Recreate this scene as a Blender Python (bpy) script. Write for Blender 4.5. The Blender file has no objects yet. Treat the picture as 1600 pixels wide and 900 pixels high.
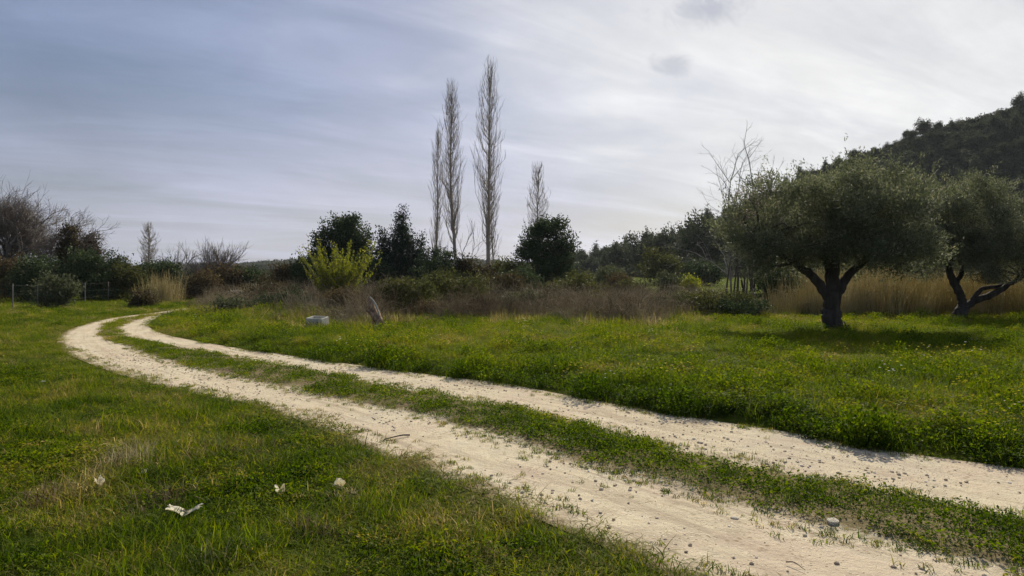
import bpy, math, random
import numpy as np
from mathutils import Vector, Matrix

S = bpy.context.scene
C = S.collection
R = math.radians

# ------------------------------------------------------------------ camera
F = 1067.0                      # focal length in pixels of the 1600 wide photograph
HC = 1.5                        # eye height
PITCH = math.atan(20.0 / F)
cam = bpy.data.cameras.new('camera')
cam.sensor_width = 36.0
cam.lens = F / 1600.0 * 36.0
cam.clip_start = 0.05
cam.clip_end = 6000
camo = bpy.data.objects.new('camera', cam)
C.objects.link(camo)
camo.location = (0, 0, HC)
camo.rotation_euler = (R(90) - PITCH, 0, 0)
S.camera = camo

# ------------------------------------------------------------------ world, sun, exposure
SUN_AZ, SUN_EL = R(17), R(34)   # azimuth clockwise from +Y
SUN = Vector((math.sin(SUN_AZ) * math.cos(SUN_EL), math.cos(SUN_AZ) * math.cos(SUN_EL), math.sin(SUN_EL)))
S.view_settings.view_transform = 'Standard'
S.view_settings.look = 'None'
S.view_settings.exposure = 0.3
S.view_settings.gamma = 1.0
S.view_settings.use_curve_mapping = False

sl = bpy.data.lights.new('sun', 'SUN')
sl.energy = 4.9
sl.angle = R(0.9)
sl.color = (1.0, 0.92, 0.78)
so = bpy.data.objects.new('sun', sl)
C.objects.link(so)
so.rotation_euler = (-SUN).to_track_quat('-Z', 'Y').to_euler()


class NT:
    """small helper for node trees"""
    def __init__(self, tree):
        self.t = tree
        self.n = tree.nodes
        self.l = tree.links

    def new(self, typ, **kw):
        n = self.n.new(typ)
        for k, v in kw.items():
            setattr(n, k, v)
        return n

    def link(self, a, b):
        self.l.new(a, b)

    def val(self, sock, v):
        if isinstance(v, bpy.types.NodeSocket):
            self.l.new(v, sock)
        else:
            sock.default_value = v

    def math(self, op, a, b=0.0, c=None, clamp=False):
        n = self.new('ShaderNodeMath', operation=op, use_clamp=clamp)
        self.val(n.inputs[0], a)
        self.val(n.inputs[1], b)
        if c is not None:
            self.val(n.inputs[2], c)
        return n.outputs[0]

    def vmath(self, op, a, b=None):
        n = self.new('ShaderNodeVectorMath', operation=op)
        self.val(n.inputs[0], a)
        if b is not None:
            self.val(n.inputs[1], b)
        return n.outputs['Value'] if op in ('DOT_PRODUCT', 'LENGTH', 'DISTANCE') else n.outputs[0]

    def step(self, x, a, b, lo=0.0, hi=1.0):
        n = self.new('ShaderNodeMapRange', interpolation_type='SMOOTHSTEP')
        self.val(n.inputs[0], x)
        n.inputs[1].default_value = a
        n.inputs[2].default_value = b
        n.inputs[3].default_value = lo
        n.inputs[4].default_value = hi
        return n.outputs[0]

    def noise(self, vec, scale, detail=4.0, rough=0.55, dist=0.0):
        n = self.new('ShaderNodeTexNoise')
        if vec is not None:
            self.link(vec, n.inputs['Vector'])
        n.inputs['Scale'].default_value = scale
        n.inputs['Detail'].default_value = detail
        n.inputs['Roughness'].default_value = rough
        n.inputs['Distortion'].default_value = dist
        return n.outputs[0]

    def mix(self, fac, a, b):
        n = self.new('ShaderNodeMix', data_type='RGBA')
        self.val(n.inputs[0], fac)
        for s, v in ((n.inputs[6], a), (n.inputs[7], b)):
            if isinstance(v, tuple) and len(v) == 3:
                v = v + (1.0,)
            self.val(s, v)
        return n.outputs[2]

    def ramp(self, fac, stops):
        n = self.new('ShaderNodeValToRGB')
        self.val(n.inputs[0], fac)
        e = n.color_ramp.elements
        while len(e) < len(stops):
            e.new(0.5)
        for i, (p, c) in enumerate(stops):
            e[i].position = p
            e[i].color = tuple(c) + (1.0,)
        return n.outputs[0]


W = bpy.data.worlds.new('World')
S.world = W
W.use_nodes = True
w = NT(W.node_tree)
w.n.clear()
sky = w.new('ShaderNodeTexSky', sky_type='NISHITA')
sky.sun_disc = False
sky.sun_elevation = SUN_EL
sky.sun_rotation = SUN_AZ
sky.air_density = 1.3
sky.dust_density = 1.5
sky.ozone_density = 1.2
gen = w.new('ShaderNodeTexCoord').outputs['Generated']
sep = w.new('ShaderNodeSeparateXYZ')
w.link(gen, sep.inputs[0])
den = w.math('ADD', w.math('MAXIMUM', sep.outputs[2], 0.0), 0.16)
comb = w.new('ShaderNodeCombineXYZ')
w.link(w.math('DIVIDE', sep.outputs[0], den), comb.inputs[0])
w.link(w.math('DIVIDE', sep.outputs[1], den), comb.inputs[1])
plane = comb.outputs[0]
cw = w.new('ShaderNodeCombineXYZ')                # streaks run along azimuth 62 degrees
w.link(w.math('MULTIPLY', w.vmath('DOT_PRODUCT', plane, (0.88, 0.47, 0.0)), 0.42), cw.inputs[0])
w.link(w.math('MULTIPLY', w.vmath('DOT_PRODUCT', plane, (-0.47, 0.88, 0.0)), 1.5), cw.inputs[1])
wisps = w.noise(cw.outputs[0], 1.5, 7.0, 0.60, 0.6)
mg = w.new('ShaderNodeMapping')
w.link(gen, mg.inputs[0])
mg.inputs['Scale'].default_value = (1.0, 1.0, 2.2)
broad = w.noise(mg.outputs[0], 2.6, 5.0, 0.55, 0.4)
puffs = w.noise(mg.outputs[0], 4.2, 8.0, 0.60, 0.7)
dot = w.vmath('DOT_PRODUCT', gen, tuple(SUN))
bank = w.vmath('DOT_PRODUCT', gen, (0.571, 0.731, 0.375))        # the cloud bank lies toward and right of the sun
cov = w.math('ADD', 0.80, w.math('MULTIPLY', w.math('SUBTRACT', wisps, 0.5), 1.3), clamp=True)
bank_n = w.math('ADD', bank, w.math('MULTIPLY', w.math('SUBTRACT', broad, 0.5), 0.34))
bank_n = w.math('ADD', bank_n, w.math('MULTIPLY', w.math('SUBTRACT', wisps, 0.5), 0.22))
tb = w.new('ShaderNodeMapRange')
w.link(bank_n, tb.inputs[0])
tb.inputs[1].default_value = 0.3
tb.inputs[2].default_value = 0.965
ccol = w.ramp(tb.outputs[0], [(0.0, (2.2, 2.85, 4.45)), (0.12, (2.4, 3.05, 4.65)), (0.40, (3.2, 3.8, 5.6)), (0.64, (4.4, 4.8, 6.4)), (0.77, (6.1, 6.3, 7.3)), (0.88, (7.5, 7.6, 8.0)), (1.0, (8.4, 8.4, 8.4))])
hz_ = w.new('ShaderNodeVectorMath', operation='SCALE')
hz_.inputs[0].default_value = (1.9, 1.4, 0.75)
w.link(w.math('MULTIPLY', w.step(sep.outputs[2], 0.30, 0.02), w.step(tb.outputs[0], 1.0, 0.5)), hz_.inputs['Scale'])
ccol = w.vmath('ADD', ccol, hz_.outputs[0])
shade = w.math('ADD', 1.02, w.math('MULTIPLY', w.math('SUBTRACT', puffs, 0.5), 0.46))
shade = w.math('ADD', shade, w.math('MULTIPLY', w.math('SUBTRACT', wisps, 0.46), 0.42))
vs = w.new('ShaderNodeVectorMath', operation='SCALE')
w.link(ccol, vs.inputs[0])
w.link(shade, vs.inputs['Scale'])
clear = w.new('ShaderNodeVectorMath', operation='MULTIPLY')
w.link(sky.outputs[0], clear.inputs[0])
clear.inputs[1].default_value = (0.42, 0.46, 0.55)
skycol = w.mix(cov, clear.outputs[0], vs.outputs[0])


def sky_dir(x, y):
    v = Vector(((x - 800) / F, 1.0, (450 - y) / F))
    v.rotate(Matrix.Rotation(-PITCH, 3, 'X'))
    return tuple(v.normalized())


# two small grey cloud puffs in the bright part of the sky
for (cx, cy, rx, amt) in ((1098, 14, 0.066, 0.80), (1046, 98, 0.038, 0.62)):
    d = w.vmath('SUBTRACT', gen, sky_dir(cx, cy))
    sc = w.vmath('MULTIPLY', d, (1.0, 1.0, 1.9))
    r = w.vmath('LENGTH', sc)
    r = w.math('ADD', r, w.math('MULTIPLY', w.math('SUBTRACT', w.noise(gen, 22.0, 6.0, 0.62, 0.8), 0.5), rx * 2.2))
    skycol = w.mix(w.math('MULTIPLY', w.step(r, rx, rx * 0.15), amt), skycol, (4.9, 5.1, 5.9))
bg = w.new('ShaderNodeBackground')
w.link(skycol, bg.inputs[0])
bg.inputs[1].default_value = 0.081
wo = w.new('ShaderNodeOutputWorld')
w.link(bg.outputs[0], wo.inputs[0])

# ------------------------------------------------------------------ numbers
rng = np.random.default_rng(7)
random.seed(7)


def sstep(a, b, x):
    t = np.clip((x - a) / (b - a), 0, 1)
    return t * t * (3 - 2 * t)


def vnoise(x, y, seed=0):
    x = np.asarray(x, float)
    y = np.asarray(y, float)
    xi = np.floor(x).astype(np.int64)
    yi = np.floor(y).astype(np.int64)
    fx = x - xi
    fy = y - yi
    fx = fx * fx * (3 - 2 * fx)
    fy = fy * fy * (3 - 2 * fy)

    def h(a, b):
        n = (a * 374761393 + b * 668265263 + seed * 974711) & 0x7fffffff
        n = ((n ^ (n >> 13)) * 1274126177) & 0x7fffffff
        return ((n ^ (n >> 16)) & 0xffff) / 65535.0
    return (h(xi, yi) * (1 - fx) + h(xi + 1, yi) * fx) * (1 - fy) + (h(xi, yi + 1) * (1 - fx) + h(xi + 1, yi + 1) * fx) * fy


def fbm(x, y, s, seed=0, oct=3):
    v = 0
    a = 0.5
    tot = 0
    for o in range(oct):
        v = v + a * vnoise(x * s, y * s, seed + o * 17)
        tot += a
        a *= 0.5
        s *= 2.03
    return v / tot


def pix(x, y, z=0.0):
    """where the ray through a photograph pixel meets height z"""
    c, s_ = math.cos(PITCH), math.sin(PITCH)
    u, v = (x - 800) / F, (450 - y) / F
    dy, dz = c + v * s_, -s_ + v * c
    t = (z - HC) / dz
    return (u * t, dy * t)


def colx(x, d):
    return (x - 800) / F * d


def topz(y, d):
    return HC + (430 - y) / F * d


def catmull(P, n):
    P = np.array(P, float)
    P = np.vstack([2 * P[0] - P[1], P, 2 * P[-1] - P[-2]])
    out = []
    for i in range(1, len(P) - 2):
        t = np.linspace(0, 1, n, endpoint=False)[:, None]
        p0, p1, p2, p3 = P[i - 1], P[i], P[i + 1], P[i + 2]
        out.append(0.5 * (2 * p1 + (p2 - p0) * t + (2 * p0 - 5 * p1 + 4 * p2 - p3) * t * t + (3 * p1 - p0 - 3 * p2 + p3) * t ** 3))
    out.append(P[-2][None])
    return np.vstack(out)


def resample(P, n):
    s = np.r_[0, np.cumsum(np.hypot(*np.diff(P, axis=0).T))]
    t = np.linspace(0, s[-1], n)
    return np.c_[np.interp(t, s, P[:, 0]), np.interp(t, s, P[:, 1])]


def edge(pts, ext):
    P = [pix(*p) for p in pts]
    a, b = np.array(P[-2]), np.array(P[-1])
    for e_ in (0.5, 1.1, 2.0, 3.5, 6.0, 9.5):
        P.append(tuple(b + np.array((0.74, -0.67)) * e_))
    return catmull(P, 10)


# the four rut edges, from the far bend to the near right corner
A_LO = edge([(296, 480.5), (250, 488), (180, 497), (130, 511), (106, 526), (115, 545), (160, 566), (250, 594), (400, 627), (520, 662), (600, 692), (700, 730), (800, 766), (900, 806), (1000, 846), (1140, 902)], 9)
A_HI = edge([(298, 481.5), (252, 489.5), (192, 498), (160, 508), (147, 521), (180, 537), (260, 565), (350, 586), (450, 608), (540, 628), (620, 643), (720, 668), (820, 700), (900, 726), (1000, 752), (1100, 780), (1200, 806), (1300, 830), (1400, 856), (1580, 902)], 9)
B_LO = edge([(299, 482), (275, 487), (232, 496), (198, 509), (200, 521), (245, 534), (330, 549), (400, 561), (500, 579), (600, 599), (700, 616), (800, 636), (900, 660), (1000, 684), (1100, 706), (1200, 728), (1300, 748), (1400, 766), (1500, 786), (1600, 806)], 9)
B_HI = edge([(302, 482), (284, 486), (254, 492), (230, 504), (232, 514), (262, 525), (340, 540), (440, 555), (560, 572), (680, 588), (770, 598), (850, 613), (950, 632), (1050, 650), (1150, 665), (1250, 681), (1350, 700), (1450, 716), (1600, 736)], 9)
A_POLY = np.vstack([A_LO, A_HI[::-1]])
B_POLY = np.vstack([B_LO, B_HI[::-1]])
ROAD_POLY = np.vstack([A_LO, B_HI[::-1]])


def seg_dist(x, y, P, closed):
    Q = np.vstack([P, P[:1]]) if closed else P
    best = np.full(x.shape, 1e9)
    for i in range(len(Q) - 1):
        a, b = Q[i], Q[i + 1]
        d = b - a
        L = d @ d + 1e-12
        t = np.clip(((x - a[0]) * d[0] + (y - a[1]) * d[1]) / L, 0, 1)
        best = np.minimum(best, (x - a[0] - t * d[0]) ** 2 + (y - a[1] - t * d[1]) ** 2)
    return np.sqrt(best)


def inside(x, y, P):
    ins = np.zeros(x.shape, bool)
    Q = np.vstack([P, P[:1]])
    for i in range(len(P)):
        (x1, y1), (x2, y2) = Q[i], Q[i + 1]
        if y1 == y2:
            continue
        c = ((y1 > y) != (y2 > y)) & (x < (x2 - x1) * (y - y1) / (y2 - y1) + x1)
        ins ^= c
    return ins


def sdist(x, y, P):
    x = np.asarray(x, float)
    y = np.asarray(y, float)
    out = np.full(x.shape, -99.0)
    m = (x > P[:, 0].min() - 6) & (x < P[:, 0].max() + 6) & (y > P[:, 1].min() - 6) & (y < P[:, 1].max() + 6)
    if m.any():
        d = seg_dist(x[m], y[m], P, True)
        out[m] = np.where(inside(x[m], y[m], P), d, -d)
    return out


FIELD_POLY = np.vstack([B_HI, [[30, 0], [60, 20], [60, 60], [-12, 60], [-14, 36]]])


def gz(x, y):
    """height of the ground"""
    x = np.asarray(x, float)
    y = np.asarray(y, float)
    road = sdist(x, y, ROAD_POLY)
    off = sstep(0.1, 1.2, -road)
    z = (fbm(x, y, 0.9, 3) - 0.5) * 0.12 * off + (fbm(x, y, 0.16, 9) - 0.5) * 0.30 * off * sstep(4, 14, y)
    fld = sdist(x, y, FIELD_POLY)
    z = z + 0.11 * sstep(0.12, 0.9, fld + (fbm(x, y, 0.7, 44) - 0.5) * 0.8 * sstep(.1, .5, fld)) * sstep(24, 13, y)
    z = z + np.clip(y - 42, 0, 400) * 0.0125 + (fbm(x, y, 0.02, 5) - 0.5) * 1.2 * sstep(60, 140, y)
    return z - 0.01


def g1(x, y):
    return float(gz(np.array([x]), np.array([y]))[0])


def ground_pix(x, y):
    z = 0.0
    for _ in range(4):
        X, Y = pix(x, y, z)
        z = g1(X, Y)
    return X, Y, z


RIDGE = np.array([(-30, 275, -2), (0, 262, -1), (26, 215, 0.5), (36, 195, 4.0), (56, 198, 10), (72, 200, 17), (86, 205, 23.5), (98, 205, 31), (112, 200, 36.5), (128, 195, 41), (142, 190, 44.5), (170, 184, 56), (205, 175, 70), (300, 150, 95), (430, 110, 110)], float)


def hz(x, y):
    """height of the wooded hill"""
    x = np.asarray(x, float)
    y = np.asarray(y, float)
    best = np.full(x.shape, -99.0)
    for i in range(len(RIDGE) - 1):
        a, b = RIDGE[i], RIDGE[i + 1]
        for t in np.linspace(0, 1, 6, endpoint=False):
            p = a + (b - a) * t
            r = np.hypot(x - p[0], y - p[1])
            wd = 62 + 0.55 * max(p[2], 0)
            best = np.maximum(best, (p[2] + 3) * np.clip(1 - r / wd, 0, 1) ** 1.15 - 3)
    return best + (fbm(x, y, 0.05, 31) - 0.5) * 2.0 + 1.5 * sstep(6, 25, best)


# ------------------------------------------------------------------ mesh helpers
def tag(o, label=None, cat=None, group=None, kind=None):
    if label:
        o['label'] = label
    if cat:
        o['category'] = cat
    if group:
        o['group'] = group
    if kind:
        o['kind'] = kind
    return o


def make_mesh(name, V, faces, mat=None, smooth=False, attrs=None):
    """faces: list of (n,k) index arrays"""
    me = bpy.data.meshes.new(name)
    V = np.asarray(V, np.float32)
    faces = [np.asarray(f, np.int32) for f in faces if len(f)]
    me.vertices.add(len(V))
    me.vertices.foreach_set('co', V.ravel())
    nl = sum(f.size for f in faces)
    npoly = sum(len(f) for f in faces)
    me.loops.add(nl)
    me.loops.foreach_set('vertex_index', np.concatenate([f.ravel() for f in faces]))
    me.polygons.add(npoly)
    tot = np.concatenate([np.full(len(f), f.shape[1], np.int32) for f in faces])
    start = np.r_[0, np.cumsum(tot)[:-1]].astype(np.int32)
    me.polygons.foreach_set('loop_start', start)
    me.polygons.foreach_set('loop_total', tot)
    if smooth:
        me.polygons.foreach_set('use_smooth', np.ones(npoly, bool))
    for k, v in (attrs or {}).items():
        a = me.attributes.new(k, 'FLOAT', 'POINT')
        a.data.foreach_set('value', np.asarray(v, np.float32))
    me.update(calc_edges=True)
    me.validate()
    if mat:
        me.materials.append(mat)
    return me


def obj(name, me, parent=None, loc=None):
    o = bpy.data.objects.new(name, me)
    C.objects.link(o)
    if parent:
        o.parent = parent
    if loc is not None:
        o.location = loc
    return o


def empty(name, loc, rz=0.0, scale=1.0):
    o = bpy.data.objects.new(name, None)
    C.objects.link(o)
    o.location = loc
    o.rotation_euler = (0, 0, rz)
    o.scale = (scale,) * 3
    o.empty_display_size = 0.3
    return o


class Tubes:
    """collects tapered tubes and leaf quads"""
    def __init__(self):
        self.V, self.Q, self.T, self.n, self.tint = [], [], [], 0, []

    def tube(self, P, rad, sides=5, tint=0.5, cap=True):
        P = np.asarray(P, float)
        rad = np.asarray(rad, float)
        m = len(P)
        d = np.gradient(P, axis=0)
        d /= np.linalg.norm(d, axis=1)[:, None] + 1e-9
        ref = np.array((0.31, 0.17, 0.93)) if abs(d[0][2]) < 0.9 else np.array((1.0, 0.1, 0.0))
        u = np.cross(d, ref)
        u /= np.linalg.norm(u, axis=1)[:, None] + 1e-9
        v = np.cross(d, u)
        a = np.arange(sides) * 2 * math.pi / sides
        ring = P[:, None] + rad[:, None, None] * (u[:, None] * np.cos(a)[None, :, None] + v[:, None] * np.sin(a)[None, :, None])
        self.V.append(ring.reshape(-1, 3))
        i = np.arange(m - 1)[:, None] * sides
        j = np.arange(sides)[None]
        k = (j + 1) % sides
        q = np.stack([i + j, i + k, i + sides + k, i + sides + j], -1).reshape(-1, 4) + self.n
        self.Q.append(q)
        self.tint.append(np.full(m * sides, tint))
        self.n += m * sides
        if cap:
            top = np.arange(sides) + self.n - sides
            self.T += [(top[0], top[x], top[x + 1]) for x in range(1, sides - 1)]

    def mesh(self, name, mat, smooth=True):
        f = list(self.Q)
        if self.T:
            f.append(np.array(self.T))
        return make_mesh(name, np.vstack(self.V), f, mat, smooth, {'tint': np.concatenate(self.tint)})


def unit(v):
    return v / (np.linalg.norm(v, axis=-1, keepdims=True) + 1e-9)


def leaf_mesh(name, cen, axis, L, Wd, mat, tint, rs, curl=0.25):
    """one bent diamond leaf per centre: 4 vertices, 2 triangles folded along the middle"""
    n = len(cen)
    axis = unit(axis)
    side = unit(np.cross(axis, rs.normal(size=(n, 3))))
    nor = np.cross(axis, side)
    L = np.broadcast_to(L, n)[:, None]
    Wd = np.broadcast_to(Wd, n)[:, None]
    b = cen - axis * L * 0.5
    t = cen + axis * L * 0.5
    m1 = cen + side * Wd * 0.5 + nor * Wd * curl
    m2 = cen - side * Wd * 0.5 + nor * Wd * curl
    V = np.stack([b, m1, t, m2], 1).reshape(-1, 3)
    i = np.arange(n)[:, None] * 4
    f = np.vstack([i + np.array([[0, 1, 2]]), i + np.array([[0, 2, 3]])])
    return make_mesh(name, V, [f], mat, False, {'tint': np.repeat(tint, 4)})


# ------------------------------------------------------------------ materials
def material(name):
    m = bpy.data.materials.new(name)
    m.use_nodes = True
    t = NT(m.node_tree)
    t.n.clear()
    out = t.new('ShaderNodeOutputMaterial')
    return m, t, out


def leaf_material(name, stops, transl=0.35, rough=0.5, spec=0.35, instancer=False, noise=0.0):
    rough, spec = max(rough, 0.62), spec * 0.2
    m, t, out = material(name)
    at = t.new('ShaderNodeAttribute', attribute_name='tint')
    if instancer:
        at.attribute_type = 'INSTANCER'
    fac = at.outputs['Fac']
    if instancer:
        at2 = t.new('ShaderNodeAttribute', attribute_name='tint')
        fac = t.math('ADD', fac, t.math('MULTIPLY', t.math('SUBTRACT', at2.outputs['Fac'], 0.5), 0.45), clamp=True)
    if noise:
        g = t.new('ShaderNodeNewGeometry')
        fac = t.math('ADD', fac, t.math('MULTIPLY', t.math('SUBTRACT', t.noise(g.outputs['Position'], 1.3, 3), 0.5), noise), clamp=True)
    col = t.ramp(fac, stops)
    p = t.new('ShaderNodeBsdfPrincipled')
    t.link(col, p.inputs['Base Color'])
    p.inputs['Roughness'].default_value = rough
    p.inputs['Specular IOR Level'].default_value = spec
    tr = t.new('ShaderNodeBsdfTranslucent')
    hs = t.new('ShaderNodeHueSaturation')
    hs.inputs['Saturation'].default_value = 1.15
    hs.inputs['Value'].default_value = 1.25
    t.link(col, hs.inputs['Color'])
    t.link(hs.outputs[0], tr.inputs[0])
    mx = t.new('ShaderNodeMixShader')
    mx.inputs[0].default_value = transl
    t.link(p.outputs[0], mx.inputs[1])
    t.link(tr.outputs[0], mx.inputs[2])
    t.link(mx.outputs[0], out.inputs[0])
    return m


def bark_material(name, c1, c2, scale=9.0, bump=0.5, stretch=0.25, rough=0.9):
    m, t, out = material(name)
    tc = t.new('ShaderNodeTexCoord')
    mp_ = t.new('ShaderNodeMapping')
    t.link(tc.outputs['Object'], mp_.inputs[0])
    mp_.inputs['Scale'].default_value = (1, 1, stretch)
    n = t.noise(mp_.outputs[0], scale, 6, 0.65, 0.4)
    p = t.new('ShaderNodeBsdfPrincipled')
    t.link(t.ramp(n, [(0.3, c1), (0.7, c2)]), p.inputs['Base Color'])
    p.inputs['Roughness'].default_value = rough
    p.inputs['Specular IOR Level'].default_value = 0.2
    b = t.new('ShaderNodeBump')
    b.inputs['Strength'].default_value = bump
    b.inputs['Distance'].default_value = 0.03
    t.link(n, b.inputs['Height'])
    t.link(b.outputs[0], p.inputs['Normal'])
    t.link(p.outputs[0], out.inputs[0])
    return m


def ground_material(name, track):
    m, t, out = material(name)
    g = t.new('ShaderNodeNewGeometry').outputs['Position']
    n1 = t.noise(g, 0.35, 5, 0.6)
    n2 = t.noise(g, 3.0, 6, 0.65)
    n3 = t.noise(g, 28.0, 5, 0.7)
    n4 = t.noise(g, 160.0, 3, 0.6)
    green = t.ramp(n2, [(0.25, (0.034, 0.040, 0.007)), (0.55, (0.070, 0.085, 0.012)), (0.8, (0.12, 0.11, 0.028))])
    soil = t.ramp(n2, [(0.3, (0.075, 0.055, 0.032)), (0.7, (0.17, 0.13, 0.075))])
    base = t.mix(t.step(t.math('ADD', n1, t.math('MULTIPLY', t.math('SUBTRACT', n3, 0.5), 0.5)), 0.50, 0.72), green, soil)
    p = t.new('ShaderNodeBsdfPrincipled')
    p.inputs['Roughness'].default_value = 0.95
    p.inputs['Specular IOR Level'].default_value = 0.0
    hgt = t.math('ADD', t.math('MULTIPLY', n3, 0.6), t.math('MULTIPLY', n4, 0.4))
    if track:
        at = t.new('ShaderNodeAttribute', attribute_name='rut').outputs['Fac']
        e = t.math('ADD', at, t.math('MULTIPLY', t.math('SUBTRACT', t.noise(g, 1.7, 6, 0.68, 0.3), 0.5), 0.62))
        e = t.math('ADD', e, t.math('MULTIPLY', t.math('SUBTRACT', t.noise(g, 15.0, 5, 0.75), 0.5), 0.42))
        f = t.step(e, -0.20, -0.02)
        big = t.noise(g, 0.55, 4, 0.6, 0.5)
        sand = t.ramp(t.math('ADD', t.math('MULTIPLY', big, 0.55), t.math('MULTIPLY', t.noise(g, 5.0, 6, 0.7, 0.2), 0.45)),
                      [(0.32, (0.36, 0.29, 0.20)), (0.44, (0.53, 0.445, 0.31)), (0.52, (0.62, 0.535, 0.37)), (0.60, (0.53, 0.465, 0.34)), (0.70, (0.66, 0.565, 0.41))])
        grain = t.ramp(n4, [(0.25, (0.55, 0.53, 0.5)), (0.5, (1, 1, 1)), (0.75, (1.12, 1.1, 1.08))])
        mm = t.new('ShaderNodeMix', data_type='RGBA', blend_type='MULTIPLY')
        mm.inputs[0].default_value = 0.8
        t.link(sand, mm.inputs[6])
        t.link(grain, mm.inputs[7])
        sand = mm.outputs[2]
        vor = t.new('ShaderNodeTexVoronoi', feature='F1')
        t.link(g, vor.inputs['Vector'])
        vor.inputs['Scale'].default_value = 22.0
        dirt = t.math('MULTIPLY', t.step(vor.outputs['Distance'], 0.42, 0.18), t.step(t.noise(g, 1.9, 5, 0.65), 0.50, 0.62))
        cb = t.new('ShaderNodeCombineXYZ')
        t.link(t.math('MULTIPLY', t.new('ShaderNodeAttribute', attribute_name='lat').outputs['Fac'], 7.0), cb.inputs[0])
        t.link(t.math('MULTIPLY', t.new('ShaderNodeAttribute', attribute_name='lon').outputs['Fac'], 0.45), cb.inputs[1])
        along = t.noise(cb.outputs[0], 1.0, 6, 0.68, 0.5)
        sand = t.mix(t.step(along, 0.48, 0.66, 0.0, 0.75), sand, (0.38, 0.305, 0.215))
        sand = t.mix(t.step(along, 0.46, 0.30, 0.0, 0.45), sand, (0.70, 0.61, 0.46))
        pink = t.step(t.noise(g, 0.9, 5, 0.65, 0.5), 0.48, 0.63, 0.0, 0.5)
        sand = t.mix(pink, sand, (0.54, 0.425, 0.31))
        chips = t.new('ShaderNodeTexVoronoi', feature='F1')
        t.link(g, chips.inputs['Vector'])
        chips.inputs['Scale'].default_value = 38.0
        cm = t.math('MULTIPLY', t.step(chips.outputs['Distance'], 0.34, 0.16), t.step(t.noise(g, 2.6, 5, 0.65), 0.42, 0.58))
        sand = t.mix(t.math('MULTIPLY', cm, 0.85), sand, t.ramp(t.noise(g, 40.0, 2), [(0.40, (0.20, 0.15, 0.10)), (0.52, (0.42, 0.33, 0.23)), (0.60, (0.78, 0.70, 0.56))]))
        sand = t.mix(t.math('MULTIPLY', dirt, 0.6), sand, (0.22, 0.155, 0.09))
        earth = t.mix(0.75, base, t.ramp(n3, [(0.3, (0.12, 0.085, 0.045)), (0.7, (0.36, 0.28, 0.17))]))
        base = t.mix(f, earth, sand)
        hgt = t.math('ADD', t.math('ADD', hgt, t.math('MULTIPLY', along, 0.55)), t.math('ADD', t.math('MULTIPLY', cm, 0.35), t.math('MULTIPLY', t.noise(g, 9.0, 5, 0.7), 0.9)))
    t.link(base, p.inputs['Base Color'])
    b = t.new('ShaderNodeBump')
    b.inputs['Strength'].default_value = 0.7
    b.inputs['Distance'].default_value = 0.02
    t.link(hgt, b.inputs['Height'])
    t.link(b.outputs[0], p.inputs['Normal'])
    t.link(p.outputs[0], out.inputs[0])
    return m


GRASS = [(0.0, (0.022, 0.042, 0.006)), (0.25, (0.060, 0.098, 0.010)), (0.45, (0.130, 0.172, 0.016)), (0.60, (0.185, 0.205, 0.022)), (0.72, (0.22, 0.20, 0.036)), (0.86, (0.25, 0.19, 0.07)), (1.0, (0.42, 0.34, 0.17))]
M = {}
M['grass'] = leaf_material('grass_blades', GRASS, 0.50, 0.5, 0.25, True)
M['ground'] = ground_material('field_ground', False)
M['track'] = ground_material('track_ground', True)
M['olive'] = leaf_material('olive_leaves', [(0.0, (0.055, 0.068, 0.032)), (0.45, (0.110, 0.125, 0.062)), (0.8, (0.19, 0.195, 0.115)), (1.0, (0.31, 0.29, 0.19))], 0.42, 0.36, 2.2)
M['evergreen'] = leaf_material('evergreen_leaves', [(0.0, (0.028, 0.044, 0.020)), (0.6, (0.060, 0.084, 0.036)), (1.0, (0.110, 0.136, 0.056))], 0.22, 0.45, 0.4)
M['conifer'] = leaf_material('conifer_needles', [(0.0, (0.023, 0.038, 0.023)), (0.6, (0.049, 0.068, 0.042)), (1.0, (0.095, 0.114, 0.067))], 0.15, 0.55, 0.3)
M['pine'] = leaf_material('pine_needles', [(0.0, (0.030, 0.040, 0.022)), (0.5, (0.058, 0.070, 0.040)), (1.0, (0.110, 0.115, 0.065))], 0.28, 0.6, 0.2)
M['sage'] = leaf_material('grey_green_leaves', [(0.0, (0.048, 0.060, 0.029)), (0.6, (0.090, 0.102, 0.050)), (1.0, (0.156, 0.156, 0.090))], 0.3, 0.55, 0.3)
M['midgreen'] = leaf_material('mid_green_leaves', [(0.0, (0.040, 0.046, 0.016)), (0.6, (0.078, 0.084, 0.028)), (1.0, (0.14, 0.135, 0.050))], 0.32, 0.5, 0.3)
M['lime'] = leaf_material('fresh_leaves', [(0.0, (0.10, 0.12, 0.022)), (0.6, (0.21, 0.225, 0.038)), (1.0, (0.32, 0.315, 0.075))], 0.48, 0.5, 0.3)
M['russet'] = leaf_material('dead_leaves', [(0.0, (0.058, 0.044, 0.026)), (0.6, (0.124, 0.094, 0.052)), (1.0, (0.195, 0.156, 0.078))], 0.25, 0.8, 0.1)
M['ivy'] = leaf_material('ivy_leaves', [(0.0, (0.045, 0.039, 0.021)), (0.6, (0.083, 0.066, 0.033)), (1.0, (0.120, 0.099, 0.045))], 0.25, 0.5, 0.3)
M['blossom'] = leaf_material('blossom_petals', [(0.0, (0.10, 0.085, 0.07)), (0.5, (0.36, 0.25, 0.23)), (1.0, (0.55, 0.42, 0.40))], 0.4, 0.7, 0.1)
M['bramble'] = leaf_material('bramble_stems', [(0.0, (0.10, 0.070, 0.042)), (0.4, (0.22, 0.172, 0.105)), (0.7, (0.33, 0.27, 0.165)), (1.0, (0.48, 0.41, 0.27))], 0.15, 0.85, 0.1, True)
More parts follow.
